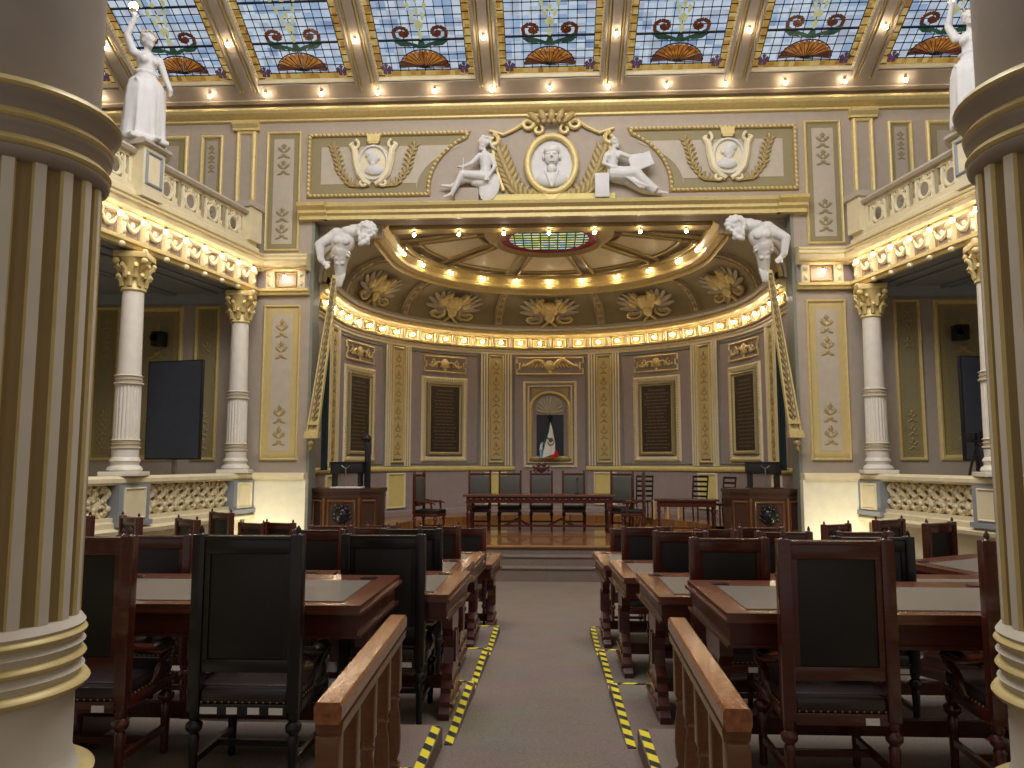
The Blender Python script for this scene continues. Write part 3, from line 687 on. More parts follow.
# relief field
def relief_poly(s):
    P = [(5.1, 8.4), (1.62, 8.4)]
    for i in range(3, 11): a = pi/2*i/10; P.append((1.05+1.42*sin(a), 7.15+1.2*cos(a)))
    P += [(2.47, 6.99), (5.1, 6.99)]
    return [(s*x, z) for x, z in P]
for s in (-1, 1):
    t = thing('wall_panel', f'long recessed wall panel with a curved inner end round the {side[s]} shield portrait', 'wall panel')
    pts = relief_poly(s);
    if s > 0: pts = pts[::-1]
    q = MB(); q.pathframe(pts, -.1 if s < 0 else -.1, 0, .06, FW); q.build('frame', 'deepgold', t)
    def inset(d):
        n = len(pts); out = []
        for i in range(n):
            a = Vector(pts[i-1]); b_ = Vector(pts[i]); c = Vector(pts[(i+1) % n]); d1 = (b_-a).normalized(); d2 = (c-b_).normalized()
            nn = Vector((-d1.y, d1.x))+Vector((-d2.y, d2.x)); nn /= max(.8, nn.length_squared/2); out.append(tuple(b_+nn*d))
        return out
    ar = sum(pts[i-1][0]*pts[i][1]-pts[i][0]*pts[i-1][1] for i in range(len(pts)))
    sg = 1 if ar > 0 else -1
    q = MB(); q.poly(inset(.1*sg), 0, .006, FW); q.build('border', 'olive', t)
    fp = [(4.8, 8.1), (1.85, 8.1)]+[(1.05+1.72*sin(a_), 7.15+1.03*cos(a_)) for a_ in [.5+i*(pi/2-.5)/7 for i in range(8)]]+[(2.77, 7.29), (4.8, 7.29)]
    q = MB(); q.poly([(s*xx, zz) for xx, zz in fp], .0, .014, FW); q.build('field', 'beige', t)
    q = MB(); ip = inset(.05*sg); ip.append(ip[0])
    for (xa, za), (xb, zb) in zip(ip, ip[1:]):
        L_ = math.hypot(xb-xa, zb-za); n = max(1, int(L_/.09))
        for i in range(n):
            g_ = (i+.5)/n; q.blob((xa+(xb-xa)*g_, .055, za+(zb-za)*g_), (.04, .022, .03), (0, .6, 0), FW, 5, 4)
    q.build('rope_moulding', 'gold', t)
# portrait shields
for s in (-1, 1):
    x = s*3.68; z = 7.72
    t = thing('portrait_shield', f'white shield with a carved profile head between laurel sprays, {side[s]} of the frieze', 'relief')
    q = MB()
    for sx in (-1, 1):
        q.tube([Vector((x+sx*a, .06, z+h)) for a, h in ((.5, .42), (.4, .3), (.36, .05), (.3, -.22), (.16, -.4), (.05, -.46))], [.04, .07, .085, .08, .07, .05], 7, FW)
        q.tube([Vector((x+sx*p.x, p.y, z+p.z)) for p in spiral(.42, .4, .03, .12, pi*2.5, pi*.6, .06)], .035, 6, FW)
        q.tube([Vector((x+sx*p.x, p.y, z+p.z)) for p in spiral(.22, -.42, .03, .1, pi*2.5, pi*.6, .06)], .035, 6, FW)
    q.blob((x, .04, z), (.36, .05, .42), f=FW, nu=20); q.build('shield', 'cream', t)
    q = MB(); q.tube([Vector((x+.3*cos(pi*i/12), .09, z+.36*sin(pi*i/12))) for i in range(25)], .03, 6, FW); q.build('oval_rim', 'white', t)
    q = MB(); d_ = s
    q.blob((x, .1, z+.1), (.13, .06, .16), f=FW); q.blob((x-d_*.03, .1, z-.16), (.2, .05, .12), f=FW); q.blob((x+.0, .1, z-.02), (.07, .05, .1), f=FW)
    q.blob((x-s*.12, .11, z+.08), (.04, .03, .05), f=FW); q.blob((x+s*.06, .11, z+.18), (.12, .05, .1), f=FW); q.build('profile_head', 'white', t)
    q = MB()
    for sx in (-1, 1):
        P = [Vector((x+sx*a, .04, z+h)) for a, h in ((.2, -.5), (.5, -.48), (.72, -.2), (.78, .1), (.88, .36))]; q.tube(P, .018, 5, FW)
        for i in range(12):
            g_ = i/11*3.9; k = int(g_); p = P[k].lerp(P[k+1], g_-k)
            leaf(q, p.x, p.z, pi/2+sx*.2, .17, .06, .04, .02, FW); leaf(q, p.x, p.z, pi/2+sx*1.2, .15, .06, .04, .02, FW); leaf(q, p.x, p.z, pi/2-sx*.9, .14, .06, .04, .02, FW)
    q.build('laurel_spray', 'deepgold', t)
    q = MB(); q.box(x-.13, x+.13, 0, .1, z+.46, z+.52, FW); q.poly([(x-.1, z+.42), (x+.1, z+.42), (x+.15, z+.62), (x-.15, z+.62)], 0, .09, FW); q.build('clasp', 'gold', t)
# central oval portrait
t = thing('oval_portrait', 'large white bust portrait in a gold oval frame with crown and laurel, centre of frieze', 'relief')
x, z = .06, 7.62
q = MB(); q.tube([Vector((x+.5*cos(2*pi*i/36), .07, z+.6*sin(2*pi*i/36))) for i in range(37)], .075, 8, FW)
q.poly([(x-.2, z-.62), (x, z-.8), (x+.2, z-.62)], 0, .1, FW)
for sx in (-1, 1):
    q.tube([Vector((x+sx*p.x, p.y, z+p.z)) for p in spiral(.28, .74, .03, .12, pi*2.5, pi*.5, .08)], .04, 6, FW)
q.build('oval_frame', 'gold', t)
q = MB(); q.poly([(x+.48*cos(2*pi*i/32), z+.58*sin(2*pi*i/32)) for i in range(32)], 0, .03, FW); q.build('backing', 'white', t)
q = MB(); q.blob((x, .07, z+.16), (.15, .1, .2), f=FW, nu=14, nv=10); q.blob((x, .06, z-.1), (.1, .08, .12), f=FW); q.blob((x, .05, z-.33), (.33, .1, .17), f=FW, nu=16, nv=10)
q.blob((x, .1, z+.3), (.17, .07, .1), f=FW); q.tube([(x, .17, z+.2), (x, .2, z+.13), (x, .16, z+.1)], [.015, .03, .02], 6, FW)
for sx in (-1, 1):
    q.blob((x+sx*.17, .07, z+.15), (.03, .04, .06), f=FW); q.blob((x+sx*.07, .155, z+.2), (.045, .02, .02), f=FW)
    q.tube([Vector((x, .14, z-.5)), Vector((x+sx*.1, .14, z-.25)), Vector((x+sx*.14, .1, z-.15))], .03, 6, FW)
q.blob((x, .15, z+.04), (.06, .02, .02), f=FW); q.build('bust', 'white', t)
q = MB()
for sx in (-1, 1):
    P = [Vector((x+sx*a, .05, z+h)) for a, h in ((.1, -.86), (.45, -.85), (.78, -.6), (.95, -.2), (1.1, .2))]; q.tube(P, .03, 5, FW)
    for i in range(14):
        g_ = i/13*3.95; k = int(g_); p = P[k].lerp(P[k+1], g_-k)
        leaf(q, p.x, p.z, pi/2+sx*.45, .34, .11, .05, .03, FW); leaf(q, p.x, p.z, pi/2-sx*.15, .34, .1, .06, .03, FW); leaf(q, p.x, p.z, pi/2-sx*.9, .26, .09, .05, .03, FW)
q.build('laurel_wings', 'deepgold', t)
q = MB()
for sx in (-1, 1):
    q.tube([Vector((x+sx*a, .05, z+h)) for a, h in ((.3, .85), (.5, .95), (.75, .78), (1.0, .66), (1.3, .76))], [.05, .05, .04, .035, .03], 6, FW)
    q.tube([Vector((x+sx*p.x, p.y, z+p.z)) for p in spiral(.5, .88, .04, .17, pi*2.6, pi*.5, .07)], .045, 6, FW)
    q.tube([Vector((x+sx*a, .05, z+h)) for a, h in ((1.2, .5), (1.22, .2), (1.12, -.2), (1.0, -.55))], .045, 6, FW)
    q.tube([Vector((x+sx*p.x, p.y, z+p.z)) for p in spiral(1.22, .52, .03, .14, pi*2.6, pi*.5, .09)], .05, 6, FW)
q.build('scroll_frame', 'gold', t)
q = MB()
for i in range(5):
    a = (i-2)*.38; leaf(q, x+.12*(i-2), z+.86, pi/2-a, .34, .15, .12, .06, FW)
for i in range(6): q.blob((x+.11*(i-2.5), .17, z+.87), (.05, .05, .05), f=FW)
q.build('crown', 'deepgold', t)
b = MB(); b.box(-1.28, 1.36, .0, .09, 6.84, 6.98, FW); struct('trim_20', b, 'yellow')
# seated relief figures
def relief_fig(s):
    t = thing('seated_figure', ('white seated warrior in a helmet with a shield, left of the oval portrait' if s < 0 else 'white seated woman in a robe holding a tablet, right of the oval portrait'), 'statue', (s*1.5, YF, 6.85)); t.scale = (.9, 1, .96)
    q = MB(); k = -s       # torso nearer the portrait
    def P(a, h, d=.12): return (k*a, -d, h)
    # hip at a=.25 ; feet to the outside (negative a)
    limb(q, [P(.2, .52), P(.22, .72), P(.2, .95)], [.14, .125, .15])
    q.blob(P(.2, .96, .13), (.17, .1, .1)); limb(q, [P(.2, 1.02), P(.18, 1.12)], [.055, .05])
    head(q, P(.15, 1.22), (-k, -.25 if s > 0 else -.1, -.1), .92, 'bun' if s > 0 else 'short')
    if s < 0:
        q.blob(P(.18, 1.29), (.12, .1, .09)); q.tube([P(.02, 1.3), P(.14, 1.44), P(.3, 1.4), P(.36, 1.2), P(.46, 1.12)], [.02, .035, .04, .035, .015], 6)
        limb(q, [P(.2, .52, .15), P(-.32, .56, .2), P(-.55, .14, .2)], [.12, .09, .05]); limb(q, [P(.2, .5, .08), P(-.26, .48, .12), P(-.58, .32, .12), ], [.12, .085, .05])
        limb(q, [P(-.55, .12, .2), P(-.74, .06, .2)], [.045, .028]); limb(q, [P(-.58, .32, .12), P(-.8, .34, .14)], [.045, .028])
        limb(q, [P(.08, .97, .2), P(-.1, .78, .24), P(-.3, .7, .25)], [.06, .05, .035]); hand(q, P(-.3, .7, .25), (-k, 0, .1), (0, 0, 1), 1, .5, .012)
        limb(q, [P(.33, .97, .15), P(.44, .72, .2), P(.3, .5, .24)], [.065, .052, .035]); hand(q, P(.3, .5, .24), (-k*.6, -.1, -.7), (0, 1, 0), 1, .5, .012)
        q.blob(P(.3, .3, .1), (.24, .06, .34), (0, k*.35, 0), nu=16); q.tube([P(-.3, .62, .27), P(-.28, .9, .27)], .014)
        q.blob(P(.1, .42, .1), (.26, .1, .12))
    else:
        q.tube([P(.26, .55), P(0, .5, .17), P(-.3, .52, .2), P(-.45, .35, .2), P(-.75, .12, .18)], [.17, .17, .15, .13, .1], 14)
        q.tube([P(.2, .5), P(-.1, .42, .1), P(-.5, .2, .1), P(-.9, .08, .12)], [.15, .13, .11, .05], 12)
        for i in range(7): q.tube([P(.2-.06*i, .55-.02*i, .27), P(-.1-.07*i, .38-.03*i, .29), P(-.4-.07*i, .16, .26)], .018, 5)
        limb(q, [P(-.8, .1, .18), P(-1.02, .07, .18)], [.045, .028])
        limb(q, [P(.34, .96, .14), P(.42, .74, .22), P(.22, .62, .28)], [.06, .048, .032]); hand(q, P(.22, .62, .28), (-k, 0, .1), (0, -1, 0), 1, .5, .012)
        limb(q, [P(.08, .97, .2), P(-.16, .86, .24), P(-.42, .9, .24)], [.055, .045, .032]); hand(q, P(-.42, .9, .24), (-k, 0, -.1), (0, 0, 1), 1, .4, .012)
        q.blob(P(.1, .9, .21), (.07, .06, .07)); q.blob(P(.27, .9, .21), (.07, .06, .07))
        q.bbox(-.26, .26, -.02, .02, -.16, .16, .006, Matrix.Translation(P(-.42, .73, .28)) @ Matrix.Rotation(k*.35, 4, 'Y'))
    o = fuse(q, 'body', 'white', t, .014, 2)
    if s > 0:
        q = MB(); q.bbox(*sorted((k*.3, k*.62)), -.24, -.02, .0, .52, .01); q.build('seat_block', 'white', t)
    else:
        q = MB(); q.bbox(-.5, .05, -.1, 0, 0, .3, .01); q.build('seat_block', 'taupe', t)
for s in (-1, 1): relief_fig(s)
# tall panels and pilasters of the upper wall
for s in (-1, 1):
    X = lambda a, c: sorted((s*a, s*c))
    wall_panel('wall_panel', f'tall gilt framed wall panel beside the {side[s]} end of the upper frieze', 'wall panel', FW, *X(5.23, 5.98), 5.86, 8.46, band='olive', bw=.1, fw=.06, orn='olive')
    wall_panel('wall_panel', f'narrow gilt framed panel on the upper wall behind the {side[s]} balcony, beside the pilaster', 'wall panel', FW, *X(6.92, 7.42), 6.2, 8.42, band='olive', bw=.05, fw=.08, orn='olive', field='taupe')
    wall_panel('wall_panel', f'wide gilt framed panel on the upper gallery wall at the far {side[s]} end', 'wall panel', FW, *X(7.68, 8.9), 6.2, 8.42, band='olive', bw=.12, fw=.1, orn='olive', field='taupe')
    t = thing('pilaster', f'short gilt pilaster with a capital on the upper wall above the {side[s]} balcony end', 'pilaster')
    q = MB(); q.frame(*X(6.2, 6.64), 6.77, 8.5, .12, 0, .08, FW); q.build('shaft', 'gold', t)
    q = MB(); q.box(*X(6.3, 6.54), .0, .03, 6.95, 8.4, FW); q.build('recess', 'taupe', t)
    q = MB(); q.sweep([(0, 8.48), (.1, 8.48), (.1, 8.53), (.16, 8.6), (.18, 8.67), (0, 8.67)], [lambda a, h, x=x: FW(x, a, h) for x in X(6.14, 6.7)], close_prof=True); q.build('capital', 'gold', t)
    # pier panel below
    wall_panel('wall_panel', f'tall ochre panel with gilt arabesques on the {side[s]} pier of the apse opening', 'wall panel', FW, *X(5.14, 5.93), 1.5, 4.72, band='ochre', bw=.13, fw=.06)
    wall_panel('wall_panel', f'narrow ochre gilt framed panel on the lower gallery wall beside the {side[s]} pier', 'wall panel', FW, *X(6.85, 7.38), 1.5, 4.72, band='deepgold', bw=.05, fw=.07, field='olive')
    wall_panel('wall_panel', f'wide ochre gilt framed panel on the lower gallery wall behind the {side[s]} screen', 'wall panel', FW, *X(7.62, 8.75), 1.5, 4.72, band='deepgold', bw=.1, fw=.12, field='olive')
    wall_panel('wall_panel', f'outer ochre gilt framed panel on the lower gallery wall past the {side[s]} screen', 'wall panel', FW, *X(8.98, 9.55), 1.5, 4.72, band='deepgold', bw=.06, fw=.07, field='olive')
    # pier entablature and dado
    ent = lambda f, us, nmb: None
# entablature profile shared by piers and balconies  (d, z)
E1 = [(0, 4.92), (.1, 4.92), (.12, 4.97), (.16, 4.99), (.16, 5.05), (0, 5.05)]
E2 = [(0, 5.05), (.05, 5.05), (.05, 5.42), (0, 5.42)]
E3 = [(0, 5.42), (.14, 5.42), (.18, 5.48), (.3, 5.5), (.33, 5.56), (.33, 5.62), (.26, 5.66), (.26, 5.74), (.1, 5.78), (0, 5.8)]
tn = 21
for s in (-1, 1):
    f = SB(s); U1 = 11.5
    for nmx, pr, mm in (('lower', E1, 'gold'), ('frieze', E2, 'mauve'), ('cornice', E3, 'cream')):
        b = MB()
        pth = [lambda a, h, u=u: f(u, a, h) for u in (U1, .22)]
        path = [lambda a, h: FW(s*4.97, a, h), lambda a, h: FW(s*(6.12-a*.9), a, h)]+pth[::-1]
        b.sweep([p for p in pr], path, close_prof=True); struct(f'trim_{tn}', b, mm); tn += 1
    b = MB()   # gilt lines on the cornice
    for d_, z_ in ((.33, 5.59), (.18, 5.45), (.26, 5.7)):
        b.tube([FW(s*4.97, d_, z_), FW(s*(6.12-d_*.9), d_, z_), f(U1, d_, z_)], .02, 5)
    struct(f'trim_{tn}', b, 'gold'); tn += 1
    # frieze ornament: consoles with garlands between
    q1 = MB(); q2 = MB(); q3 = MB()
    cons = [(.25+i*.52) for i in range(21)]
    for i, u in enumerate(cons):
        q1.box(u-.045, u+.045, .05, .15, 5.05, 5.42, f); q1.blob((u, .17, 5.34), (.06, .05, .06), f=f, nu=7, nv=5); q1.blob((u, .15, 5.14), (.045, .04, .06), f=f, nu=7, nv=5)
        q1.blob((u, .12, 4.93), (.07, .06, .05), f=f, nu=7, nv=5)
        if i < len(cons)-1:
            q2.tube([Vector((u+.08+.36*j/8, .09, 5.36-.17*sin(pi*j/8))) for j in range(9)], [.015, .025, .035, .04, .045, .04, .035, .025, .015], 6, f)
            q2.blob((u+.26, .08, 5.3), (.05, .03, .05), f=f, nu=7, nv=5); q3.frame(u+.09, u+.43, 5.07, 5.4, .02, .05, .07, f)
    for x in (5.12, 5.78):
        X = s*x; q1.box(X-.08, X+.08, .05, .15, 5.05, 5.42, FW); q1.blob((X, .17, 5.34), (.06, .05, .06), f=FW, nu=7, nv=5); q1.blob((X, .15, 5.14), (.045, .04, .06), f=FW, nu=7, nv=5)
    q3.frame(s*5.45-.22, s*5.45+.22, 5.08, 5.39, .04, .05, .09, FW)
    struct(f'trim_{tn}', q1, 'cream'); tn += 1; struct(f'trim_{tn}', q2, 'cream'); tn += 1; struct(f'trim_{tn}', q3, 'deepgold'); tn += 1
    for u in cons[:-1]: bulb(f(u+.26, .3, 5.33), f'bare lit bulb on the {side[s]} balcony frieze', f'bulbs on the {side[s]} balcony frieze')
    bulb(FW(s*5.45, .2, 5.26), f'bare lit bulb on the frieze of the {side[s]} pier', 'bulbs on the pier friezes')
    # balcony floor and soffit
    b = MB(); P = [f(0, 0, 4.95), f(U1, 0, 4.95), Vector((s*10.6, f(U1, 0, 0).y, 4.95)), Vector((s*10.6, YF, 4.95))]
    b.add(P+[p+Vector((0, 0, .8)) for p in P], [(0, 1, 2, 3), (7, 6, 5, 4), (0, 4, 5, 1), (1, 5, 6, 2), (2, 6, 7, 3), (3, 7, 4, 0)]); o = struct('balcony_floor', b, 'greyblue')
    b = MB()
    for dd, zz in ((-.35, 4.93), (-.7, 4.93), (-1.6, 4.93), (-1.75, 4.93)): b.tube([f(.3, dd, zz), f(U1, dd, zz)], .035, 6)
    b.sweep([(0, 4.75), (.06, 4.78), (.1, 4.86), (.16, 4.95), (0, 4.95)], [lambda a, h, x=x: FW(x, a, h) for x in sorted((s*6.2, s*10.6))], close_prof=True)
    struct(f'trim_{tn}', b, 'greyblue'); tn += 1
    # gallery (raised floor behind the lower balustrade)
    b = MB(); P = [f(0, -.1, -1), f(U1, -.1, -1), Vector((s*10.6, f(U1, 0, 0).y, -1)), Vector((s*10.6, YF, -1))]
    b.add(P+[Vector((p.x, p.y, .42)) for p in P], [(0, 1, 2, 3), (7, 6, 5, 4), (0, 4, 5, 1), (1, 5, 6, 2), (2, 6, 7, 3), (3, 7, 4, 0)]); struct('gallery_floor', b, 'creamwall')
# ------------------------------------------------------------------ balustrades
def pierced(q, u0, u1, z0, z1, f, y=0.0, n=None, style=0):
    """row of carved scroll openings"""
    h = z1-z0; w = (u1-u0); n = n or max(1, round(w/(h*.55))); st = w/n
    for i in range(n):
        c = u0+(i+.5)*st
        for a, b_ in ((1, 1), (-1, 1)):
            P = [Vector((c+a*st*.5*sin(t_*pi*2)*.95, y+.01*a, z0+h*t_)) for t_ in [j/14 for j in range(15)]]
            q.tube(P, [.03+.022*abs(sin(j/14*2*pi)) for j in range(15)], 5, f)
        for zz in (.12, .5, .88): q.blob((c, y+.03, z0+h*zz), (st*.14, .04, h*.07), f=f, nu=6, nv=5)
        for sx in (-1, 1):
            for zz in (.27, .73):
                q.blob((c+sx*st*.46, y+.035, z0+h*zz), (.045, .035, .05), f=f, nu=6, nv=5)
                leaf(q, c+sx*st*.2, z0+h*zz, pi/2+sx*.7, h*.18, .05, y+.02, .03, f)
def upper_pierced(q, u0, u1, z0, z1, f):
    h = z1-z0; n = round((u1-u0)/.62); st = (u1-u0)/n
    for i in range(n):
        c = u0+(i+.5)*st
        q.tube([Vector((c+.15*cos(2*pi*j/14), 0, z0+h*.42+.15*sin(2*pi*j/14))) for j in range(15)], .035, 6, f)
        for sx in (-1, 1):
            q.box(c+sx*st*.5-.035, c+sx*st*.5+.035, -.03, .03, z0, z1, f)
            q.tube([Vector((c+sx*st*.32, 0, z0+h*(.1+.8*j/6))) for j in range(7)], [.02, .035, .03, .04, .03, .035, .02], 6, f)
            q.tube([Vector((c+sx*.12+sx*p.x, p.y, z0+h*.82+p.z)) for p in spiral(0, 0, .02, .08, pi*2.4, 0, 0, 10)], .024, 5, f)
        q.blob((c, 0, z0+h*.85), (.05, .04, .1), f=f, nu=7, nv=5); q.box(c-st/2, c+st/2, -.03, .03, z0, z0+.05, f); q.box(c-st/2, c+st/2, -.03, .03, z1-.06, z1, f)
        q.box(c-st*.5, c-.16, -.015, .015, z0+h*.1, z0+h*.3, f); q.box(c+.16, c+st*.5, -.015, .015, z0+h*.1, z0+h*.3, f)
UP = 3.4           # statue pedestal position along the line
for s in (-1, 1):
    f = SB(s); sd_ = side[s]
    t = thing('balcony_balustrade', f'cream pierced plaster balustrade of the {sd_} upper balcony with a sloping-looking rail', 'balustrade') if 0 else thing('balcony_balustrade', f'cream pierced plaster balustrade along the {sd_} upper balcony', 'balustrade')
    q = MB(); upper_pierced(q, .5, UP-.28, 5.98, 6.5, f); q.build('pierced_panel', 'cream', t); q = MB(); upper_pierced(q, UP+.28, 7.5, 5.98, 6.5, f); q.build('pierced_panel', 'cream', t)
    q = MB(); q.sweep([(-.12, 6.5), (.1, 6.5), (.13, 6.55), (.1, 6.6), (-.12, 6.6)], [lambda a, h, u=u: f(u, a, h) for u in (.4, 7.5)], close_prof=True); q.build('top_rail', 'beige', t)
    q = MB(); q.sweep([(-.12, 5.78), (.14, 5.78), (.14, 5.86), (.08, 5.9), (.08, 5.98), (-.12, 5.98)], [lambda a, h, u=u: f(u, a, h) for u in (.1, 7.5)], close_prof=True); q.build('plinth', 'cream', t)
    t = thing('balcony_end_post', f'plain cream post ending the {sd_} upper balustrade against the front wall', 'post')
    q = MB(); q.box(.06, .46, -.2, .16, 5.98, 6.66, f); q.build('block', 'cream', t)
    q = MB(); q.box(.02, .5, -.24, .2, 6.66, 6.78, f); q.build('cap', 'beige', t)
    t = thing('statue_pedestal', f'cream pedestal with a grey bordered panel in the {sd_} upper balustrade under the statue', 'pedestal')
    q = MB(); q.box(UP-.25, UP+.25, -.25, .25, 5.8, 6.64, f); q.build('block', 'cream', t)
    q = MB(); q.frame(UP-.2, UP+.2, 6.0, 6.58, .06, .25, .28, f); q.build('panel_frame', 'greyblue', t)
    q = MB(); q.sweep([(-.29, 6.64), (.29, 6.64), (.33, 6.67), (.33, 6.71), (.29, 6.74), (-.29, 6.74)], [lambda a, h, u=u: f(u, a, h) for u in (UP-.33, UP+.33)], close_prof=True); q.build('cap', 'beige', t)
    # lower balustrade between pedestals
    cu = (.42, 3.42, 6.42)
    t = thing('gallery_balustrade', f'cream carved balustrade of the {sd_} lower gallery with gilt touched scrolls', 'balustrade')
    for i in range(2):
        q = MB(); pierced(q, cu[i]+.36, cu[i+1]-.36, .62, 1.12, f); q.build('carved_panel', 'cream', t)
        q = MB()
        n = 10; w = cu[i+1]-cu[i]-.72
        for j in range(n):
            for zz in (.7, .88, 1.05): q.blob((cu[i]+.36+(j+.5)*w/n, .06, zz), (.035, .03, .03), f=f, nu=6, nv=4)
        q.build('gilt_touches', 'gold', t)
        q = MB(); q.box(cu[i]+.3, cu[i+1]-.3, -.06, -.04, .5, 1.15, f); q.build('back_panel', 'ochre', t)
    q = MB(); q.sweep([(-.18, 1.12), (.14, 1.12), (.18, 1.16), (.18, 1.22), (.12, 1.26), (-.18, 1.26)], [lambda a, h, u=u: f(u, a, h) for u in (-.05, 8)], close_prof=True)
    q.sweep([(-.18, 1.12), (.14, 1.12), (.18, 1.16), (.18, 1.22), (.12, 1.26), (-.18, 1.26)], [lambda a, h, x=x: FW(x, a+.08, h) for x in sorted((s*4.92, s*6.1))], close_prof=True); q.build('top_rail', 'cream', t)
    q = MB(); q.sweep([(-.1, .36), (.22, .36), (.24, .42), (.16, .46), (.16, .54), (.1, .56), (.1, .62), (-.1, .62)], [lambda a, h, u=u: f(u, a, h) for u in (.1, 8)], close_prof=True); q.build('bottom_moulding', 'cream', t)
    for i, u in enumerate(cu):
        nmq = ['nearest the apse', 'second from the apse', 'third from the apse'][i]
        t = thing('column_pedestal', f'grey pedestal with a cream panel under the {sd_} gallery column {nmq}', 'pedestal')
        q = MB(); q.box(u-.34, u+.34, -.2, .2, .5, 1.12, f); q.build('block', 'greyblue', t)
        q = MB(); q.frame(u-.24, u+.24, .58, 1.08, .04, .2, .23, f); q.box(u-.2, u+.2, .2, .21, .62, 1.04, f); q.build('panel', 'cream', t)
        q = MB(); q.box(u-.38, u+.38, -.24, .24, .48, .56, f); q.build('foot', 'greyblue', t)
        # gallery column
        p = f(u, -.02, 0); lab = ['cream column with a fluted lower shaft', 'cream column with a fluted lower shaft', 'cream column with a fluted lower shaft'][i]
        t = thing('gallery_column', f'cream part fluted column with gilt capital on the {sd_} gallery, {nmq}', 'column', (p.x, p.y, 1.26), -s*.2)
        q = MB(); q.bbox(-.3, .3, -.3, .3, 0, .07, .01); q.lathe([(.25, .07), (.27, .1), (.25, .14), (.21, .17), (.21, .21), (.235, .24), (.22, .27), (.2, .3)], n=24); q.build('base', 'marble', t)
        q = MB(); nfl = 20
        q.lathe([(.2, .3), (.205, .42)], n=24, cap=False)
        q.lathe([(.198, .52), (.192, 1.45)], n=80, rf=lambda a, r, z: r-.012*max(0, -cos(a*nfl)+.3), cap=False)
        q.lathe([(.18, 1.62), (.165, 2.98)], n=24); q.build('shaft', 'marble', t)
        q = MB()
        for z0 in (.42, 1.45):
            q.lathe([(.19, z0), (.225, z0+.02), (.225, z0+.04), (.2, z0+.05), (.2, z0+.075), (.22, z0+.09), (.2, z0+.11), (.2, z0+.13), (.225, z0+.15), (.19, z0+.17)], n=24)
        q.build('ring', 'colwhite' , t)
        q = MB()
        for z0 in (.42, 1.45):
            for dz in (.045, .1): q.lathe([(.2, z0+dz-.005), (.216, z0+dz), (.2, z0+dz+.012)], n=24)
        q.build('gilt_line', 'deepgold', t)
        q = MB(); q.lathe([(.165, 2.98), (.195, 3.0), (.195, 3.03), (.17, 3.06), (.17, 3.2), (.2, 3.4), (.26, 3.52)], n=20)
        for r_, zb, hh, nn in ((.185, 3.06, .18, 8), (.2, 3.2, .2, 8)):
            for j in range(nn):
                a = 2*pi*(j+(.5 if zb > 3.1 else 0))/nn; d = Vector((cos(a), sin(a), 0))
                q.tube([d*r_+Vector((0, 0, zb)), d*(r_+.02)+Vector((0, 0, zb+hh*.7)), d*(r_+.09)+Vector((0, 0, zb+hh)), d*(r_+.1)+Vector((0, 0, zb+hh*.8))], [.04, .045, .035, .02], 6)
        for j in range(4):
            a = pi/4+j*pi/2; d = Vector((cos(a), sin(a), 0)); q.blob(d*.31+Vector((0, 0, 3.46)), (.06, .06, .06)); q.tube([d*.2+Vector((0, 0, 3.3)), d*.3+Vector((0, 0, 3.42))], .025)
        q.bbox(-.26, .26, -.26, .26, 3.52, 3.62, .015); q.build('capital', 'gold', t)
    # bright plain wall panel beside the stage under the rail
    b = MB(); b.box(*sorted((s*4.9, s*6.12)), YF-.2, YF+.0, -1, 1.12); b.box(*sorted((s*4.78, s*4.9)), YF-.2, YC-1.5, -1, 1.16) if 0 else None
    struct(f'wall_dado_{sd_}', b, 'creamwall')
# ------------------------------------------------------------------ big columns in the foreground
for s, cx in ((-1, -2.25), (1, 2.06)):
    t = thing('fluted_column', f'massive cream and ochre fluted column with gilt rings in the foreground, {side[s]} side', 'column', (cx, 3.0, .03))
    nf = 20; R0 = .35
    q = MB(); q.lathe([(.46, 0), (.46, .1), (.42, .12), (.425, .17), (.41, .21), (.375, .25), (.36, .28), (.345, .32), (.345, .56)], n=48); q.build('base', 'colwhite', t)
    def rf(a, r, z):
        c_ = cos(a*nf); return r-.028*max(0, .3-c_)**.6 if c_ < .3 else r
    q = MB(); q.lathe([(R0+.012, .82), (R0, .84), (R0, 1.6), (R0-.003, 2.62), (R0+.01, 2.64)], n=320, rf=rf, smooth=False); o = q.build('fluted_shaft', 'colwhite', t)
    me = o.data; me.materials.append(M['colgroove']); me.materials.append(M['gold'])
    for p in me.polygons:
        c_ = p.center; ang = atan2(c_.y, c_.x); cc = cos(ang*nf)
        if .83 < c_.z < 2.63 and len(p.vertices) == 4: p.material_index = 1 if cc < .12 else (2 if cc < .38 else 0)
    q = MB(); q.lathe([(.35, .56), (.37, .58), (.355, .6), (.36, .63), (.375, .645), (.355, .66), (.352, .7), (.36, .73), (.375, .745), (.352, .76), (.355, .8), (.372, .82), (.35, .85)], n=48); q.build('lower_collar', 'colwhite', t)
    q = MB()
    for zz, r_ in ((.595, .386), (.695, .368), (.79, .368)): q.lathe([(r_-.03, zz-.022), (r_, zz-.018), (r_+.012, zz), (r_, zz+.018), (r_-.03, zz+.022)], n=48)
    q.lathe([(.4, .215), (.425, .225), (.43, .24), (.41, .252), (.38, .252)], n=48); q.build('gilt_ring', 'gold', t)
    q = MB(); q.lathe([(.35, 2.62), (.372, 2.64), (.376, 2.66), (.352, 2.68), (.35, 2.72), (.376, 2.745), (.382, 2.765), (.36, 2.78), (.36, 2.82), (.395, 2.85), (.41, 2.875), (.36, 2.91), (.325, 2.93), (.322, 4.9)], n=48); q.build('upper_shaft', 'colgrey', t)
    q = MB()
    for zz, r_ in ((2.675, .374), (2.775, .38), (2.885, .408)): q.lathe([(r_-.03, zz-.008), (r_-.004, zz-.004), (r_+.006, zz+.01), (r_-.012, zz+.034), (r_-.05, zz+.045)], n=48)
    q.build('gilt_ring', 'gold', t)
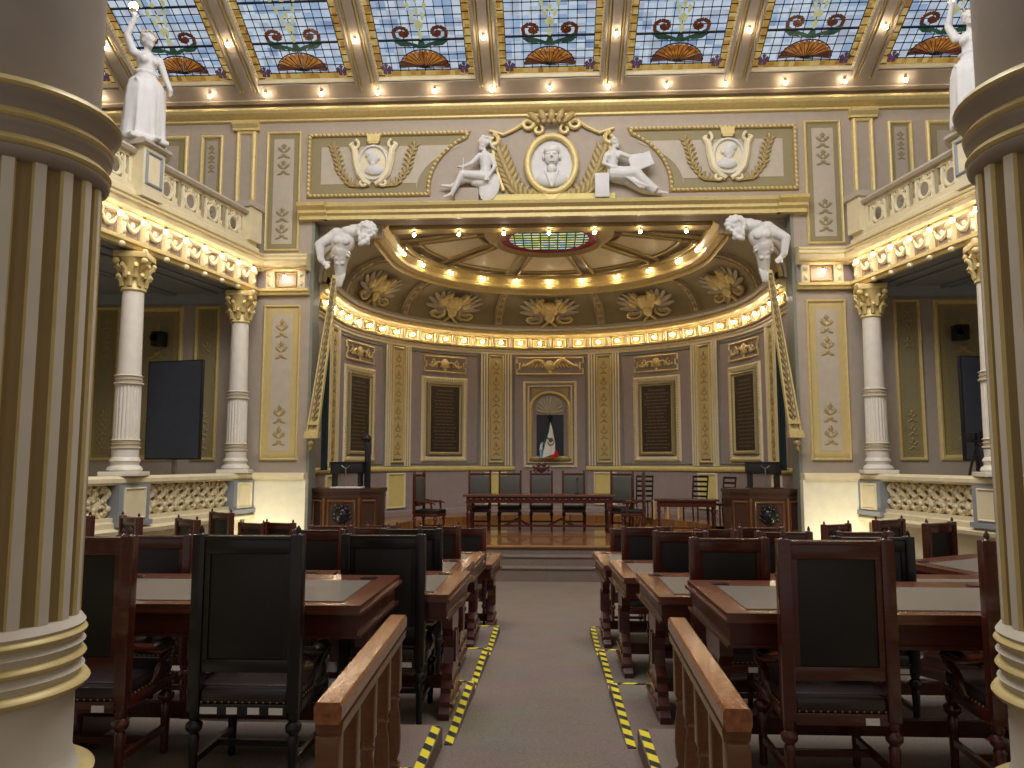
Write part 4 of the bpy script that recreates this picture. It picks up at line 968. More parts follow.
# ------------------------------------------------------------------ statues holding lamps on the balconies
def lady(s):
    f = SB(s); p = f(UP, 0, 6.76)
    t = thing('statue', f'white statue of a robed woman raising a lamp on the {side[s]} balcony pedestal', 'statue', p, s*pi/2*.9-(.0))
    # local: faces -y?  body built facing +x*k toward the hall
    q = MB(); K = 1.05
    # the figure faces the stage side (+y world); local frame handled by explicit coordinates
    w = -s
    def P(a, b_, h): return (a*K, b_*K, h*K)
    n = 40; prof = [(.29, 0), (.3, .05), (.28, .3), (.27, .6), (.26, .8), (.23, .95), (.14, 1.06), (.125, 1.12)]
    vs = []
    for i in range(n):
        a = 2*pi*i/n
        for j, (r, z) in enumerate(prof):
            fold = 1+.08*sin(a*9+z*2)*(1-z/1.3)+.05*sin(a*17)*(1-z/1.2)
            vs.append(Vector((r*fold*cos(a)*.8+.03*sin(z*2), r*fold*sin(a)*1.0, z))*K)
    k = len(prof); fs = [(i*k+j, ((i+1) % n)*k+j, ((i+1) % n)*k+j+1, i*k+j+1) for i in range(n) for j in range(k-1)]+[tuple(i*k for i in range(n))[::-1], tuple(i*k+k-1 for i in range(n))]
    q.add(vs, fs, True)
    for i in range(6): q.tube([P(.17, -.2+.02*i, .95-.05*i), P(.22, .0, .7-.08*i), P(.12, .22, .9-.1*i)], .016, 5)
    limb(q, [P(0, 0, 1.05), P(.01, 0, 1.2), P(-.01, 0, 1.36)], [.135, .125, .14]); q.blob(P(-.01, 0, 1.4), (.1, .19, .09)); 
    q.blob(P(.1, .07, 1.3), (.07, .07, .07)); q.blob(P(.1, -.07, 1.3), (.07, .07, .07)); q.blob(P(.0, 0, 1.12), (.16, .19, .05))
    limb(q, [P(-.01, 0, 1.42), P(.01, 0, 1.54)], [.06, .052])
    head(q, P(.03, 0, 1.65), (1, .15, .05), 1.08, 'bun')
    # raised arm (outer side) and lowered arm
    limb(q, [P(-.02, -.17, 1.42), P(-.04, -.26, 1.66), P(.02, -.2, 1.92)], [.065, .052, .036]); hand(q, P(.02, -.2, 1.92), (0.1, -.1, 1), (1, 0, 0), 1.15, .5, .012)
    limb(q, [P(0, .17, 1.42), P(.04, .25, 1.15), P(.16, .28, .92)], [.06, .048, .034]); hand(q, P(.16, .28, .92), (.4, -.1, -1), (0, 1, 0), 1.1, .3, .012)
    limb(q, [P(.2, .08, .03), P(.33, .09, .02)], [.05, .035]); q.bbox(-.27, .27, -.27, .27, -.02, .07, .01)
    fuse(q, 'body', 'white', t, .018, 1)
    q = MB(); q.lathe([(.02, -.02), (.035, 0), (.05, .05), (.03, .07)], P(.03, -.22, 2.05), 12)
    for i in range(10):
        a = 2*pi*i/10; q.blob(Vector(P(.03, 0, 1.77))+Vector((.1*cos(a), .09*sin(a), 0)), (.014, .014, .03), nu=6, nv=4)
    q.build('lamp_cup', 'gold', t)
    q = MB(); q.blob(P(.03, -.22, 2.12), (.06, .06, .07)); q.build('lamp', M['bulb'], t)
    return t
for s in (-1, 1):
    t = lady(s); t.scale = (1.16, 1.16, 1.04); t.rotation_euler = (0, 0, radians(-40) if s < 0 else radians(-125))
# ------------------------------------------------------------------ atlantes at the corners of the opening
def atlas(s):
    t = thing('atlante', f'white muscular bearded figure straining under the lintel at the {side[s]} corner of the apse', 'statue', (s*4.3, YF-.02, 5.3))
    q = MB(); k = -s  # inward
    def P(a, h, d): return (k*a, -d, h)
    limb(q, [P(-.02, -.02, .06), P(.0, .2, .14), P(.04, .42, .2)], [.1, .13, .17])
    q.blob(P(.08, .66, .26), (.25, .18, .24), (0, k*.3, 0), nu=16, nv=12); q.blob(P(.04, .5, .26), (.19, .15, .18))
    q.blob(P(.24, .86, .24), (.26, .18, .14), (0, k*.1, 0)); q.blob(P(-.06, .84, .22), (.16, .15, .14))
    q.blob(P(.0, .66, .42), (.1, .05, .08)); q.blob(P(.17, .64, .42), (.1, .05, .08))
    for i in range(4):
        for sx in (-1, 1): q.blob(P(.02+sx*.055, .22+.1*i, .27+.03*i), (.045, .035, .04))
        q.blob(P(.2, .36+.07*i, .28), (.06, .06, .022), (0, .5*k, 0)); q.blob(P(-.13, .36+.07*i, .26), (.06, .06, .022), (0, -.5*k, 0))
    limb(q, [P(.32, .84, .26), P(.48, .84, .34)], [.11, .09])
    head(q, P(.6, .8, .42), (k*.75, -.5, -.5), 1.5, 'short', upv=(k*.4, 0, 1))
    for i in range(18): q.blob(P(.5+.05*(i % 4), .72-.022*(i//2), .5+.02*(i % 3)), (.05, .05, .05))
    for i in range(12): q.blob(P(.6+.17*cos(i*.52), .86+.15*sin(i*.52), .42), (.06, .07, .06))
    limb(q, [P(-.1, .82, .22), P(-.4, .6, .3), P(-.36, .3, .3), P(-.3, .22, .28)], [.13, .1, .07, .05]); hand(q, P(-.3, .24, .28), (k*.5, -.2, -.6), (0, 1, 0), 1.5, .6, .015)
    limb(q, [P(.25, .92, .16), P(.48, 1.0, .1), P(.6, .86, .18)], [.14, .1, .075]); hand(q, P(.6, .86, .18), (k, 0, .3), (0, 0, -1), 1.4, .5, .014)
    fuse(q, 'body', 'white', t, .015, 2)
    q = MB()
    for i in range(5): q.tube([P(-.08+.04*i, .04, .12), P(-.06+.03*i, -.08, .17), P(-.06+.02*i, -.24+.03*(i % 2), .13)], [.028, .032, .012], 6)
    q.build('drapery', 'white', t)
    # hanging gilt drop
    t = thing('hanging_drop', f'long tapering gilt openwork drop hanging from the figure at the {side[s]} corner of the apse', 'ornament')
    q = MB(); A = Vector((s*4.4, YF-.12, 5.3)); B = Vector((s*4.8, YF-.16, 1.95))
    def D(a, d, h):     # h 0 top..1 bottom, a across
        c = A.lerp(B, h); w = .3+.4*h; return Vector((c.x+a*w, c.y-d, c.z))
    for sx in (-1, 1): q.box(sx*.15-.025, sx*.15+.025, -.02, .08, 0, 1, D)
    q.box(-.17, .17, -.02, .08, .0, .02, D); q.box(-.2, .2, -.06, .12, .96, 1.0, D); q.box(-.17, .17, -.03, .1, .9, .92, D); q.build('frame', 'gold', t)
    q = MB(); q.box(-.12, .12, 0, .02, .02, .96, D); q.build('backing', 'cream', t)
    q = MB()
    for i in range(22):
        h = .05+i*.041; 
        for sx in (-1, 1): q.blob((sx*.05, .04, h), (.05, .035, .014), f=D, nu=6, nv=5)
        q.blob((0, .055, h+.018), (.035, .03, .012), f=D, nu=6, nv=5)
    q.blob((0, .02, 1.03), (.1, .1, .02), f=D); q.blob((0, .02, 1.06), (.05, .05, .02), f=D); q.build('carving', 'deepgold', t)
for s in (-1, 1): atlas(s)
for s in (-1, 1):
    t = tag(MB().build('x', 'taupe'), None) if 0 else None
# green curtain strip and moulded jamb just inside the opening
for s in (-1, 1):
    q = MB(); n = 10; vs = []
    for i in range(n+1):
        x = s*(4.56+.14*i/n)*1.0; y = 16.1+.03*sin(i*2.2); vs += [(x, y, 1.3), (x, y+.0, 4.4)]
    vs2 = [(v[0], v[1]+.02, v[2]) for v in vs]; q.add(vs+vs2, [(2*i, 2*i+1, 2*i+3, 2*i+2) for i in range(n)]+[(2*n+2+2*i, 2*n+4+2*i, 2*n+5+2*i, 2*n+3+2*i) for i in range(n)], True)
    o = q.build('curtain', 'greencloth'); o.location = (s*.14, 0, 0); tag(o, f'narrow dark green curtain hanging inside the {side[s]} edge of the apse opening', 'curtain')
# ------------------------------------------------------------------ stained glass ceiling
SLP = .48; Y0 = 15.12; Z0 = 9.3
nv_ = Vector((0, SLP, 1)).normalized()       # roughly normal of the slope (pointing up)
def SK(x, d, v):     # v = distance up the slope toward the viewer, d = below the plane
    L_ = sqrt(1+SLP*SLP); return Vector((x, Y0-v/L_, Z0+SLP*v/L_))-Vector((0, SLP, 1)).normalized()*d
VM = 6.0; ribs = [.03+x for x in (-8.75, -6.28, -3.77, -1.27, 1.27, 3.77, 6.28, 8.75)]
b = MB(); b2 = MB(); b3 = MB()
for x in ribs:
    b.box(x-.2, x+.2, -.1, .1, -.1, VM, SK); b.box(x-.09, x+.09, .1, .17, 0, VM, SK)
    for sx in (-1, 1):
        b2.tube([SK(x+sx*.2, .11, -.05), SK(x+sx*.2, .11, VM)], .045, 6); b3.tube([SK(x+sx*.13, .12, -.05), SK(x+sx*.13, .12, VM)], .022, 5)
        for i in range(80): b3.blob(SK(x+sx*.25, .07, .1+i*.073), (.025, .02, .025), nu=5, nv=4)
struct('ceiling_ribs', b, 'taupe'); struct('trim_60', b2, 'taupe'); struct('trim_61', b3, 'gold')
b = MB(); b.box(-11, 11, -.08, .12, -.3, .1, SK); b.box(-11, 11, -.1, .16, -.32, -.24, SK); struct('ceiling_edge', b, 'taupe')
for x in ribs:
    for v in (1.15, 2.9): bulb(SK(x, .25, v), 'bare lit bulb on a rib of the stained glass ceiling', 'bulbs on the ceiling ribs')
edges = [-11.0]+ribs+[11.0]
for w_ in range(9):
    x0 = edges[w_]+.2; x1 = edges[w_+1]-.2; xc = (x0+x1)/2; hw = (x1-x0)/2
    t = thing('window_%d' % (w_+1), None, None, (0, 0, 0)); del_ = None
    t['kind'] = 'structure'
    for kk in ('label', 'category'):
        if kk in t: del t[kk]
    uvf = lambda c: (c.x, (Y0-c.y)*1.1)
    fr = MB(); fr.frame(x0, x1, .1, VM, .07, .0, .1, lambda a, b_, c_: SK(a, b_, c_)); fr.build('window_frame', 'cream', t)
    q = MB(); q.add([SK(x0+.2, .02, .32), SK(x1-.2, .02, .32), SK(x1-.2, .02, VM-.1), SK(x0+.2, .02, VM-.1)], [(0, 1, 2, 3)]); q.build('pane', 'gblue', t, flat_uv=uvf)
    q = MB()
    for a, b_, c_, d_ in ((x0+.06, x1-.06, .17, .32), (x0+.06, x0+.2, .32, VM-.1), (x1-.2, x1-.06, .32, VM-.1)):
        q.add([SK(a, .02, c_), SK(b_, .02, c_), SK(b_, .02, d_), SK(a, .02, d_)], [(0, 1, 2, 3)])
    q.build('amber_border', 'gamber', t, flat_uv=uvf)
    q = MB(); nx = 10; st = (x1-x0-.4)/nx
    for i in range(nx+1): x = x0+.2+st*i; q.box(x-.006, x+.006, .0, .035, .3, VM-.1, SK)
    nz = int((VM-.5)/st)
    for i in range(nz+1):
        v = .32+st*i; wd = .016 if (i % 5) == 4 else .006; q.box(x0+.2, x1-.2, .0, .035+(.02 if wd > .01 else 0), v-wd, v+wd, SK)
        for j in range(1, nx): q.blob(SK(x0+.2+st*j, .03, v), (.022, .022, .015), nu=6, nv=4) if i < 22 else None
    for i in range(34): v = .2+i*.17; q.box(x0+.06, x0+.2, .0, .03, v-.008, v+.008, SK); q.box(x1-.2, x1-.06, .0, .03, v-.008, v+.008, SK)
    q.build('lead_lines', 'lead', t)
    # palmette, scrolls and flowers (slabs of coloured glass set in the pane)
    def slab(q, pts, d=.05): q.add([SK(a, d, c_) for a, c_ in pts]+[SK(a, d-.012, c_) for a, c_ in pts], [tuple(range(len(pts))), tuple(range(2*len(pts)-1, len(pts)-1, -1))]+[(i, i+len(pts), (i+1) % len(pts)+len(pts), (i+1) % len(pts)) for i in range(len(pts))])
    q = MB(); qb = MB(); ql = MB()
    npet = 14; cz = .38
    for i in range(npet):
        a0 = pi*(i/npet); a1 = pi*((i+.92)/npet); am = (a0+a1)/2; R_ = .47*(1+.12*abs(cos(am)))
        pts = [(xc+.05*cos(am), cz+.03)]+[(xc+R_*cos(a)*1.0*rr, cz+R_*.82*sin(a)*rr) for a, rr in ((a0, .9), (a0+(a1-a0)*.3, 1.0), (a1-(a1-a0)*.3, 1.0), (a1, .9))]
        slab(qb if (i < 2 or i > npet-3) else q, pts)
        ql.tube([SK(xc, .06, cz), SK(xc+R_*cos(a0)*.93, .06, cz+R_*.82*sin(a0)*.93)], .008, 4)
    q.build('palmette', 'gfan', t, flat_uv=uvf); qb.build('palmette_edge', 'gbrown', t, flat_uv=uvf)
    ql.tube([SK(xc+.5*cos(pi*i/16), .06, cz+.42*sin(pi*i/16)) for i in range(17)], .012, 4)
    q = MB(); qg = MB()
    for sx in (-1, 1):
        P = [(xc+sx*a, v) for a, v in ((.02, .84), (.16, .9), (.32, .95), (.5, 1.05), (.52, 1.2), (.4, 1.28), (.26, 1.24), (.24, 1.12), (.34, 1.08))]
        for i in range(len(P)-1):
            (xa, va), (xb, vb) = P[i], P[i+1]; dx, dv = xb-xa, vb-va; L_ = math.hypot(dx, dv); nx_, nv2 = -dv/L_*.035, dx/L_*.035
            slab(qg if i < 3 else q, [(xa+nx_, va+nv2), (xb+nx_, vb+nv2), (xb-nx_, vb-nv2), (xa-nx_, va-nv2)])
        slab(q, [(xc+sx*.35+.07*cos(2*pi*i/8), 1.14+.07*sin(2*pi*i/8)) for i in range(8)])
        slab(qg, [(xc+sx*a, v) for a, v in ((.22, .86), (.42, .88), (.54, .98), (.36, 1.0))])
    slab(qg, [(xc-.1, .82), (xc+.1, .82), (xc+.04, 1.0), (xc-.04, 1.0)])
    q.build('scroll', 'gbrown', t, flat_uv=uvf); qg.build('green_scroll', 'ggreen', t, flat_uv=uvf)
    q = MB()
    for sx, top, w2 in ((-1, 2.2, .36), (0, 2.5, 0), (1, 2.2, .36)):
        for i in range(6):
            v = 1.0+(top-1.0)*i/6; dx = sx*w2*(i/6)**1.3; h = .14
            slab(q, [(xc+dx-.015, v+.02), (xc+dx+.015, v+.02), (xc+dx+.04+sx*.02, v+h), (xc+dx, v+h*1.4), (xc+dx-.04+sx*.02, v+h)])
        for j in range(4): a = pi*.2+pi*.2*j; slab(q, [(xc+sx*w2*1.1, top), (xc+sx*w2*1.1+.2*cos(a-.15), top+.24*sin(a-.15)), (xc+sx*w2*1.1+.24*cos(a), top+.28*sin(a)), (xc+sx*w2*1.1+.2*cos(a+.15), top+.24*sin(a+.15))])
    q.build('pale_spray', 'gpale', t, flat_uv=uvf)
    q = MB()
    for sx in (-1, 1):
        cxx = xc+sx*(hw-.26)
        for j in range(5): a = 2*pi*j/5+.3; slab(q, [(cxx, .36), (cxx+.09*cos(a-.5), .36+.12*sin(a-.5)), (cxx+.13*cos(a), .36+.13*sin(a)), (cxx+.09*cos(a+.5), .36+.12*sin(a+.5))])
    q.build('purple_flower', 'gpurple', t, flat_uv=uvf); ql.build('outline', 'lead', t)
# ------------------------------------------------------------------ chairs of the hall
def turned(q, x, y, z0, z1, r, n=10):
    h = z1-z0
    q.lathe([(r*.55, 0), (r*.7, h*.04), (r*.62, h*.08), (r*.8, h*.5), (r*.95, h*.68), (r*.7, h*.72), (r*1.35, h*.78), (r*1.4, h*.84), (r*.75, h*.89), (r*1.0, h*.93), (r*1.0, h)], (x, y, z0), n)
def make_chair(name, label, W=.5, H=1.07, wood='wood', lea='leather', tags=0, D=.5):
    t = thing(name, label, 'chair'); w = W/2; zb = .4
    q = MB()
    for sx in (-1, 1):
        x = sx*(w-.03)
        q.bbox(x-.03, x+.03, -.03, .035, .36, H+.005, .008)
        q.tube([(x, 0, H-.002), (x, 0, H+.012), (x, 0, H+.024), (x, 0, H+.034), (x, 0, H+.046)], [.026, .012, .014, .01, .003], 8)
    q.bbox(-w+.055, w-.055, -.022, .03, H-.085, H-.012, .006); q.bbox(-w+.055, w-.055, -.03, .038, H-.02, H-.002, .004)
    q.bbox(-w+.055, w-.055, -.02, .028, .54, .6, .006)
    for sx in (-1, 1): q.box(*sorted((sx*(w-.055), sx*(w-.085))), -.018, .02, .6, H-.085)
    q.build('back_frame', wood, t)
    q = MB(); q.bbox(-w+.083, w-.083, -.012, .014, .598, H-.083, .006); q.bbox(-w+.1, w-.1, .0, .045, .62, H-.11, .018); q.build('backrest', lea, t)
    q = MB(); q.bbox(-w+.01, w-.01, .035, D, .345, .405, .01); q.bbox(-w+.055, w-.055, -.02, .035, .345, .4, .006); q.build('seat_frame', wood, t)
    q = MB(); q.bbox(-w+.02, w-.02, .03, D+.005, .4, .475, .03); q.bbox(-w+.06, w-.06, -.02, .08, .4, .465, .02); q.build('seat', 'seatleather', t)
    q = MB()
    for i in range(13):
        q.blob((-w+.07+(W-.14)*i/12, -.023, .408), (.006, .004, .006), nu=5, nv=4); q.blob((-w+.012, .05+i*(D-.08)/12, .412), (.004, .006, .006), nu=5, nv=4); q.blob((w-.012, .05+i*(D-.08)/12, .412), (.004, .006, .006), nu=5, nv=4)
    q.build('nail_heads', 'nail', t)
    for sx in (-1, 1):
        x = sx*(w-.03); q = MB(); turned(q, x, .0, 0, .36, .028); q.build('leg', wood, t)
        q = MB(); turned(q, x, D-.05, 0, .36, .03); q.build('leg', wood, t)
        q = MB(); q.tube([(x, .03, .64), (x, .15, .6), (x+sx*.02, .3, .565), (x+sx*.02, .41, .57), (x+sx*.015, .46, .55), (x+sx*.01, .45, .52)], [.02, .024, .026, .03, .028, .02], 8)
        q.tube([(x, .28, .4), (x+sx*.015, .3, .44), (x, .37, .48), (x+sx*.02, .42, .53), (x+sx*.02, .4, .56)], [.022, .026, .02, .024, .02], 8)
        ar = q.build('armrest', wood, t); q = MB(); q.blob((x+sx*.02, .33, .59), (.03, .11, .018)); q.build('arm_pad', lea, ar)
    q = MB()
    for sx in (-1, 1): q.box(sx*(w-.03)-.012, sx*(w-.03)+.012, 0, D-.05, .12, .15)
    q.box(-w+.03, w-.03, D/2-.012, D/2+.012, .12, .15); q.build('stretcher', wood, t)
    if tags == 4:
        for i, (a, b_) in enumerate(((-.2, -.12), (-.075, -.025), (.025, .08), (.125, .19))):
            q = MB(); q.box(a, b_, -.026, -.0215, .355, .385); q.build('label_tag', 'paper', t)
    elif tags:
        q = MB(); q.box(w-.16, w-.1, -.026, -.0215, .352, .382); q.build('label_tag', 'paper', t)
    return t
red = make_chair('armchair', 'x', .52, 1.16, 'wood', 'leather', 1)
Z1 = RX(3.03)+.03
red.location = (1.297, 3.65, Z1); red['label'] = 'red mahogany armchair nearest the camera on the right, back panel of black leather'
blk = make_chair('armchair', 'black stained armchair with four white tags on its seat rail, left of the left handrail', .53, 1.17, 'blackwood', 'leather', 4)
blk.location = (-1.43, 3.65, Z1)
used_red = True
G = 'armchairs in the seating rows'
def cr(src, x, k, Y, rz, label, W=None, z=None):
    sc_ = ((W/.52) if W else 1, 1, 1)
    r = dup(src, (x, Y, tierZ(k) if z is None else z) if k > 1 else (x, Y, Z1 if z is None else z), rz, label, G, sc_); return r
red['group'] = G; blk['group'] = G
cr(red, -2.25, 1, 3.65, .02, 'red mahogany armchair half hidden by the left big column, front row left')
cr(red, 2.2, 1, 3.62, -.06, 'red mahogany armchair half hidden by the right big column, front row right')
cr(red, 1.113, 2, 4.95, 0, 'red mahogany armchair at the aisle end of the second row, right side', .49)
cr(blk, 1.99, 2, 4.95, 0, 'dark armchair in the second row right, just behind the nearest right armchair', .49)
cr(blk, -1.066, 2, 4.95, 0, 'black stained armchair at the aisle end of the second row, left side', .53)
cr(red, -2.56, 2, 4.95, 0, 'red mahogany armchair in the second row left, seen between the two nearest left chairs', .5)
cr(red, 1.03, 3, 6.25, 0, 'red mahogany armchair at the aisle end of the third row, right side', .44)
cr(red, 1.835, 3, 6.25, 0, 'red mahogany armchair in the third row right, second from the aisle', .44)
cr(red, 2.47, 3, 6.28, 0, 'red mahogany armchair in the third row right, third from the aisle', .44)
cr(blk, -1.123, 3, 6.25, 0, 'dark armchair at the aisle end of the third row, left side', .5)
cr(red, -1.88, 3, 6.25, 0, 'red mahogany armchair in the third row left, second from the aisle', .44)
cr(red, .88, 4, 7.55, 0, 'red mahogany armchair at the aisle end of the fourth row, right side', .4)
cr(red, 2.0, 4, 7.55, 0, 'red mahogany armchair in the fourth row right, second from the aisle', .44)
cr(red, -1.08, 4, 7.55, 0, 'orange lit armchair in the fourth row left, half hidden by the dark chair in front', .42)
cr(red, -2.15, 4, 7.55, 0, 'red mahogany armchair in the fourth row left, second from the aisle', .44)
cr(red, -.93, 5, 8.85, 0, 'red mahogany armchair at the aisle end of the fifth row, left side', .4)
cr(red, .87, 5, 8.85, 0, 'red mahogany armchair at the aisle end of the fifth row, right side', .4)
cr(red, 1.83, 5, 8.85, 0, 'red mahogany armchair in the fifth row right, second from the aisle', .44)
cr(red, -2.05, 5, 8.85, 0, 'red mahogany armchair in the fifth row left, second from the aisle', .44)
cr(red, 1.35, 6, 10.1, 0, 'red mahogany armchair in the sixth row right', .44)
cr(red, -2.2, 6, 10.1, 0, 'red mahogany armchair in the sixth row left', .44)
OUT = [(-4.2, 3, 7.6, -.7, 'turned armchair by the left gallery wall, third row, showing its dark leather front'),
       (-4.17, 2, 6.7, -.6, 'turned armchair by the left gallery wall, second row, just above the first desks'),
       (-3.95, 4, 8.3, -.65, 'turned armchair by the left gallery wall, below the balustrade between two pedestals'),
       (-4.05, 4, 9.4, -.6, 'turned armchair in the fourth row left, below the carved balustrade'),
       (-3.35, 5, 9.5, -.35, 'armchair in the fifth row left, before the bright wall panel'),
       (-4.05, 6, 10.4, -.4, 'small distant armchair in front of the bright left wall panel'),
       (3.5, 3, 7.2, .6, 'turned armchair with grey leather facing the angled desk on the right'),
       (3.45, 5, 9.6, .5, 'distant turned armchair in front of the bright right wall panel'),
       (3.65, 4, 8.6, .5, 'turned armchair in the fourth row right, below the right pedestal'),
       (4.2, 3, 7.3, .8, 'turned armchair beside the right big column, second row')]
for x, k, Y, rz, lb in OUT: cr(red, x, k, Y, rz, lb, .46)
# ------------------------------------------------------------------ desks
def make_desk(label, W, slots, fl=-.035):
    t = thing('desk', label, 'desk', (0, 0, 0), 0, 'parliament desks'); w = W/2; D = .68; zn, zf = .785, .84
    def T(x, y, z): return Vector((x*(1+(fl*(1-2*y/D))/w), y, z+zn+(zf-zn)*y/D))
    q = MB(); q.box(-w, w, 0, D, -.03, 0, T, 2)
    q.box(-w-.012, w+.012, -.01, D+.01, -.045, -.03, T, 2); o = q.build('desktop', 'woodh', t)
    q = MB(); q.box(-w+.12, w-.12, .07, D-.15, 0, .004, T); q.build('leather_inset', 'inset', t)
    q = MB(); q.box(-w+.02, w-.02, .02, D-.02, -.15, -.045, T, 2); q.box(-w, w, .0, D, -.165, -.15, T, 2); q.build('apron', 'wood', t)
    for x in slots:
        q = MB(); q.box(x-.045, x+.045, D-.11, D-.07, 0, .005, T); q.build('pen_slot', 'blackwood', t)
    for sx in (-1, 1):
        q = MB(); x0, x1 = sorted((sx*(w-.03), sx*(w-.1)))
        pts = [(.02, 0), (.66, 0), (.66, .04), (.62, .07), (.62, .1), (.56, .14), (.56, .17), (.5, .21), (.5, .25), (.45, .3), (.43, .4), (.46, .48), (.5, .54), (.5, .63), (.17, .63), (.17, .54), (.22, .48), (.25, .4), (.23, .3), (.17, .25), (.17, .21), (.12, .17), (.12, .14), (.06, .1), (.06, .07), (.02, .04)]
        q.poly(pts, x0, x1, lambda a, b_, c_: Vector((b_, a, c_)))
        for yy in (.3, .38): q.box(*sorted((sx*(w-.03), sx*(w-.018))), yy-.022, yy+.022, .3, .5)
        q.box(*sorted((sx*(w-.03), sx*(w-.012))), .08, .6, .06, .085); q.box(*sorted((sx*(w-.03), sx*(w-.015))), .14, .54, .16, .185); q.build('end_support', 'wood', t)
    q = MB(); q.box(-w+.1, w-.1, .3, .34, .12, .2); q.build('stretcher', 'wood', t)
    return t
big = make_desk('wide mahogany desk of the front row on the right, leather inset, beside the handrail', 1.66, (-.68, .68)); big.location = (1.65, 3.88, Z1)
dup(big, (-1.77, 3.98, Z1), 0, 'wide mahogany desk of the front row on the left, leather inset, beside the handrail')
sm = make_desk('single mahogany desk at the aisle end of the second row, right side', .9, (-.34,)); sm.location = (1.1, 5.02, tierZ(2))
sml = make_desk('single mahogany desk at the aisle end of the second row, left side', .9, (.3,)); sml.location = (-1.07, 5.02, tierZ(2))
dup(big, (2.46, 5.02, tierZ(2)), 0, 'wide mahogany desk in the second row right, behind the nearest right armchair')
dup(big, (-2.42, 5.02, tierZ(2)), 0, 'wide mahogany desk in the second row left, second from the aisle')
dup(big, (1.38, 6.32, tierZ(3)), 0, 'wide mahogany desk in the third row at the right of the aisle')
dup(big, (-1.55, 6.32, tierZ(3)), 0, 'wide mahogany desk in the third row at the left of the aisle')
dup(sm, (.93, 7.62, tierZ(4)), 0, 'single mahogany desk at the aisle end of the fourth row, right side')
dup(sml, (-1.17, 7.55, tierZ(4)), 0, 'single mahogany desk at the aisle end of the fourth row, left side')
dup(big, (2.28, 7.62, tierZ(4)), 0, 'wide mahogany desk in the fourth row right, second from the aisle')
dup(big, (-2.52, 7.62, tierZ(4)), 0, 'wide mahogany desk in the fourth row left, second from the aisle')
dup(sml, (-1.06, 8.6, tierZ(5)), 0, 'single mahogany desk nearest the stage steps, left of the aisle')
dup(big, (3.75, 6.0, tierZ(2)+.04), .55, 'angled mahogany desk on the right in front of the turned grey leather armchair')
dup(big, (2.5, 8.95, tierZ(5)), .1, 'wide mahogany desk in the fifth row on the right')
# small things
t = thing('flower', 'small yellow and white flower on the last left desk beside the steps', 'flower', (-.98, 9.0, tierZ(5)+.77))
q = MB(); q.lathe([(.03, 0), (.045, .03), (.035, .07), (.04, .08)], n=10); q.build('cup', 'white', t)
q = MB(); 
for i in range(7): a = i*.9; q.blob((.03*cos(a), .03*sin(a), .11+.01*(i % 3)), (.03, .03, .02), nu=7, nv=5)
q.build('petals', 'yellow', t)
t = thing('flower_pot', 'small white pot with a leafy plant at the foot of the right pedestal', 'plant pot', (4.72, 11.6, -.02))
q = MB(); q.lathe([(.1, 0), (.13, .2), (.14, .24), (.12, .24)], n=16); q.build('pot', 'white', t)
q = MB(); 
for i in range(12): a = i*.55; leaf(q, 0, .24, pi/2+.9*cos(a), .18, .05, .06*sin(a), .01)
q.build('leaves', 'ggreen' if 0 else 'flaggreen', t)
t = thing('plant_stand', 'wooden stand carrying the white flower pot', 'stand', (4.72, 11.6, -.02-.52))
q = MB(); q.bbox(-.16, .16, -.16, .16, .48, .52, .008); q.build('top', 'wood', t)
for a, b_ in ((-1, -1), (1, -1), (-1, 1), (1, 1)): q = MB(); q.box(a*.13-.02, a*.13+.02, b_*.13-.02, b_*.13+.02, 0, .48); q.build('leg', 'wood', t)
# ------------------------------------------------------------------ handrails
for s, xa, xb, lb in ((1, .56, .60, 'right'), (-1, -.69, -.74, 'left')):
    t = thing('handrail', f'low worn wooden handrail with turned balusters on the {lb} of the aisle', 'handrail')
    Y_a, Y_b = 2.45, 3.77
    def HR(x, y, z, xa=xa, xb=xb): return Vector((xa+(xb-xa)*(y-Y_a)/(Y_b-Y_a)+x, y, z))
    q = MB(); q.sweep([(-.035, .69), (.035, .69), (.044, .705), (.044, .745), (.036, .757), (-.036, .757), (-.044, .745), (-.044, .705)], [lambda a, h, y=y: HR(a, y, h) for y in (Y_a-.02, Y_b+.02)], close_prof=True); q.build('cap_rail', 'railtop', t)
    q = MB(); q.sweep([(-.04, .655), (.04, .655), (.045, .69), (-.045, .69)], [lambda a, h, y=y: HR(a, y, h) for y in (Y_a, Y_b)], close_prof=True); q.build('under_moulding', 'woodb', t)
    for i, y in enumerate((2.46, 2.76, 3.08, 3.4, 3.71)):
        p = HR(0, y, 0); q = MB(); zb = Z1; h = .655-zb; big_ = i == 0; r = .036 if big_ else .03
        q.bbox(p.x-r, p.x+r, y-r, y+r, zb+h*.66, .656, .006); q.bbox(p.x-r, p.x+r, y-r, y+r, zb, zb+.12, .006)
        q.lathe([(r*.9, .12), (r*.6, .14), (r*1.0, .17), (r*1.15, .24), (r*.95, .34), (r*.65, h*.58), (r*.95, h*.61), (r*.7, h*.63), (r*.95, h*.66)], (p.x, y, zb), 14)
        q.build('newel_post' if big_ else 'baluster', 'woodb', t)
    q = MB(); q.sweep([(-.04, Z1-.005), (.04, Z1-.005), (.04, Z1+.04), (-.04, Z1+.04)], [lambda a, h, y=y: HR(a, y, h) for y in (Y_a, Y_b)], close_prof=True); q.build('bottom_rail', 'woodb', t)
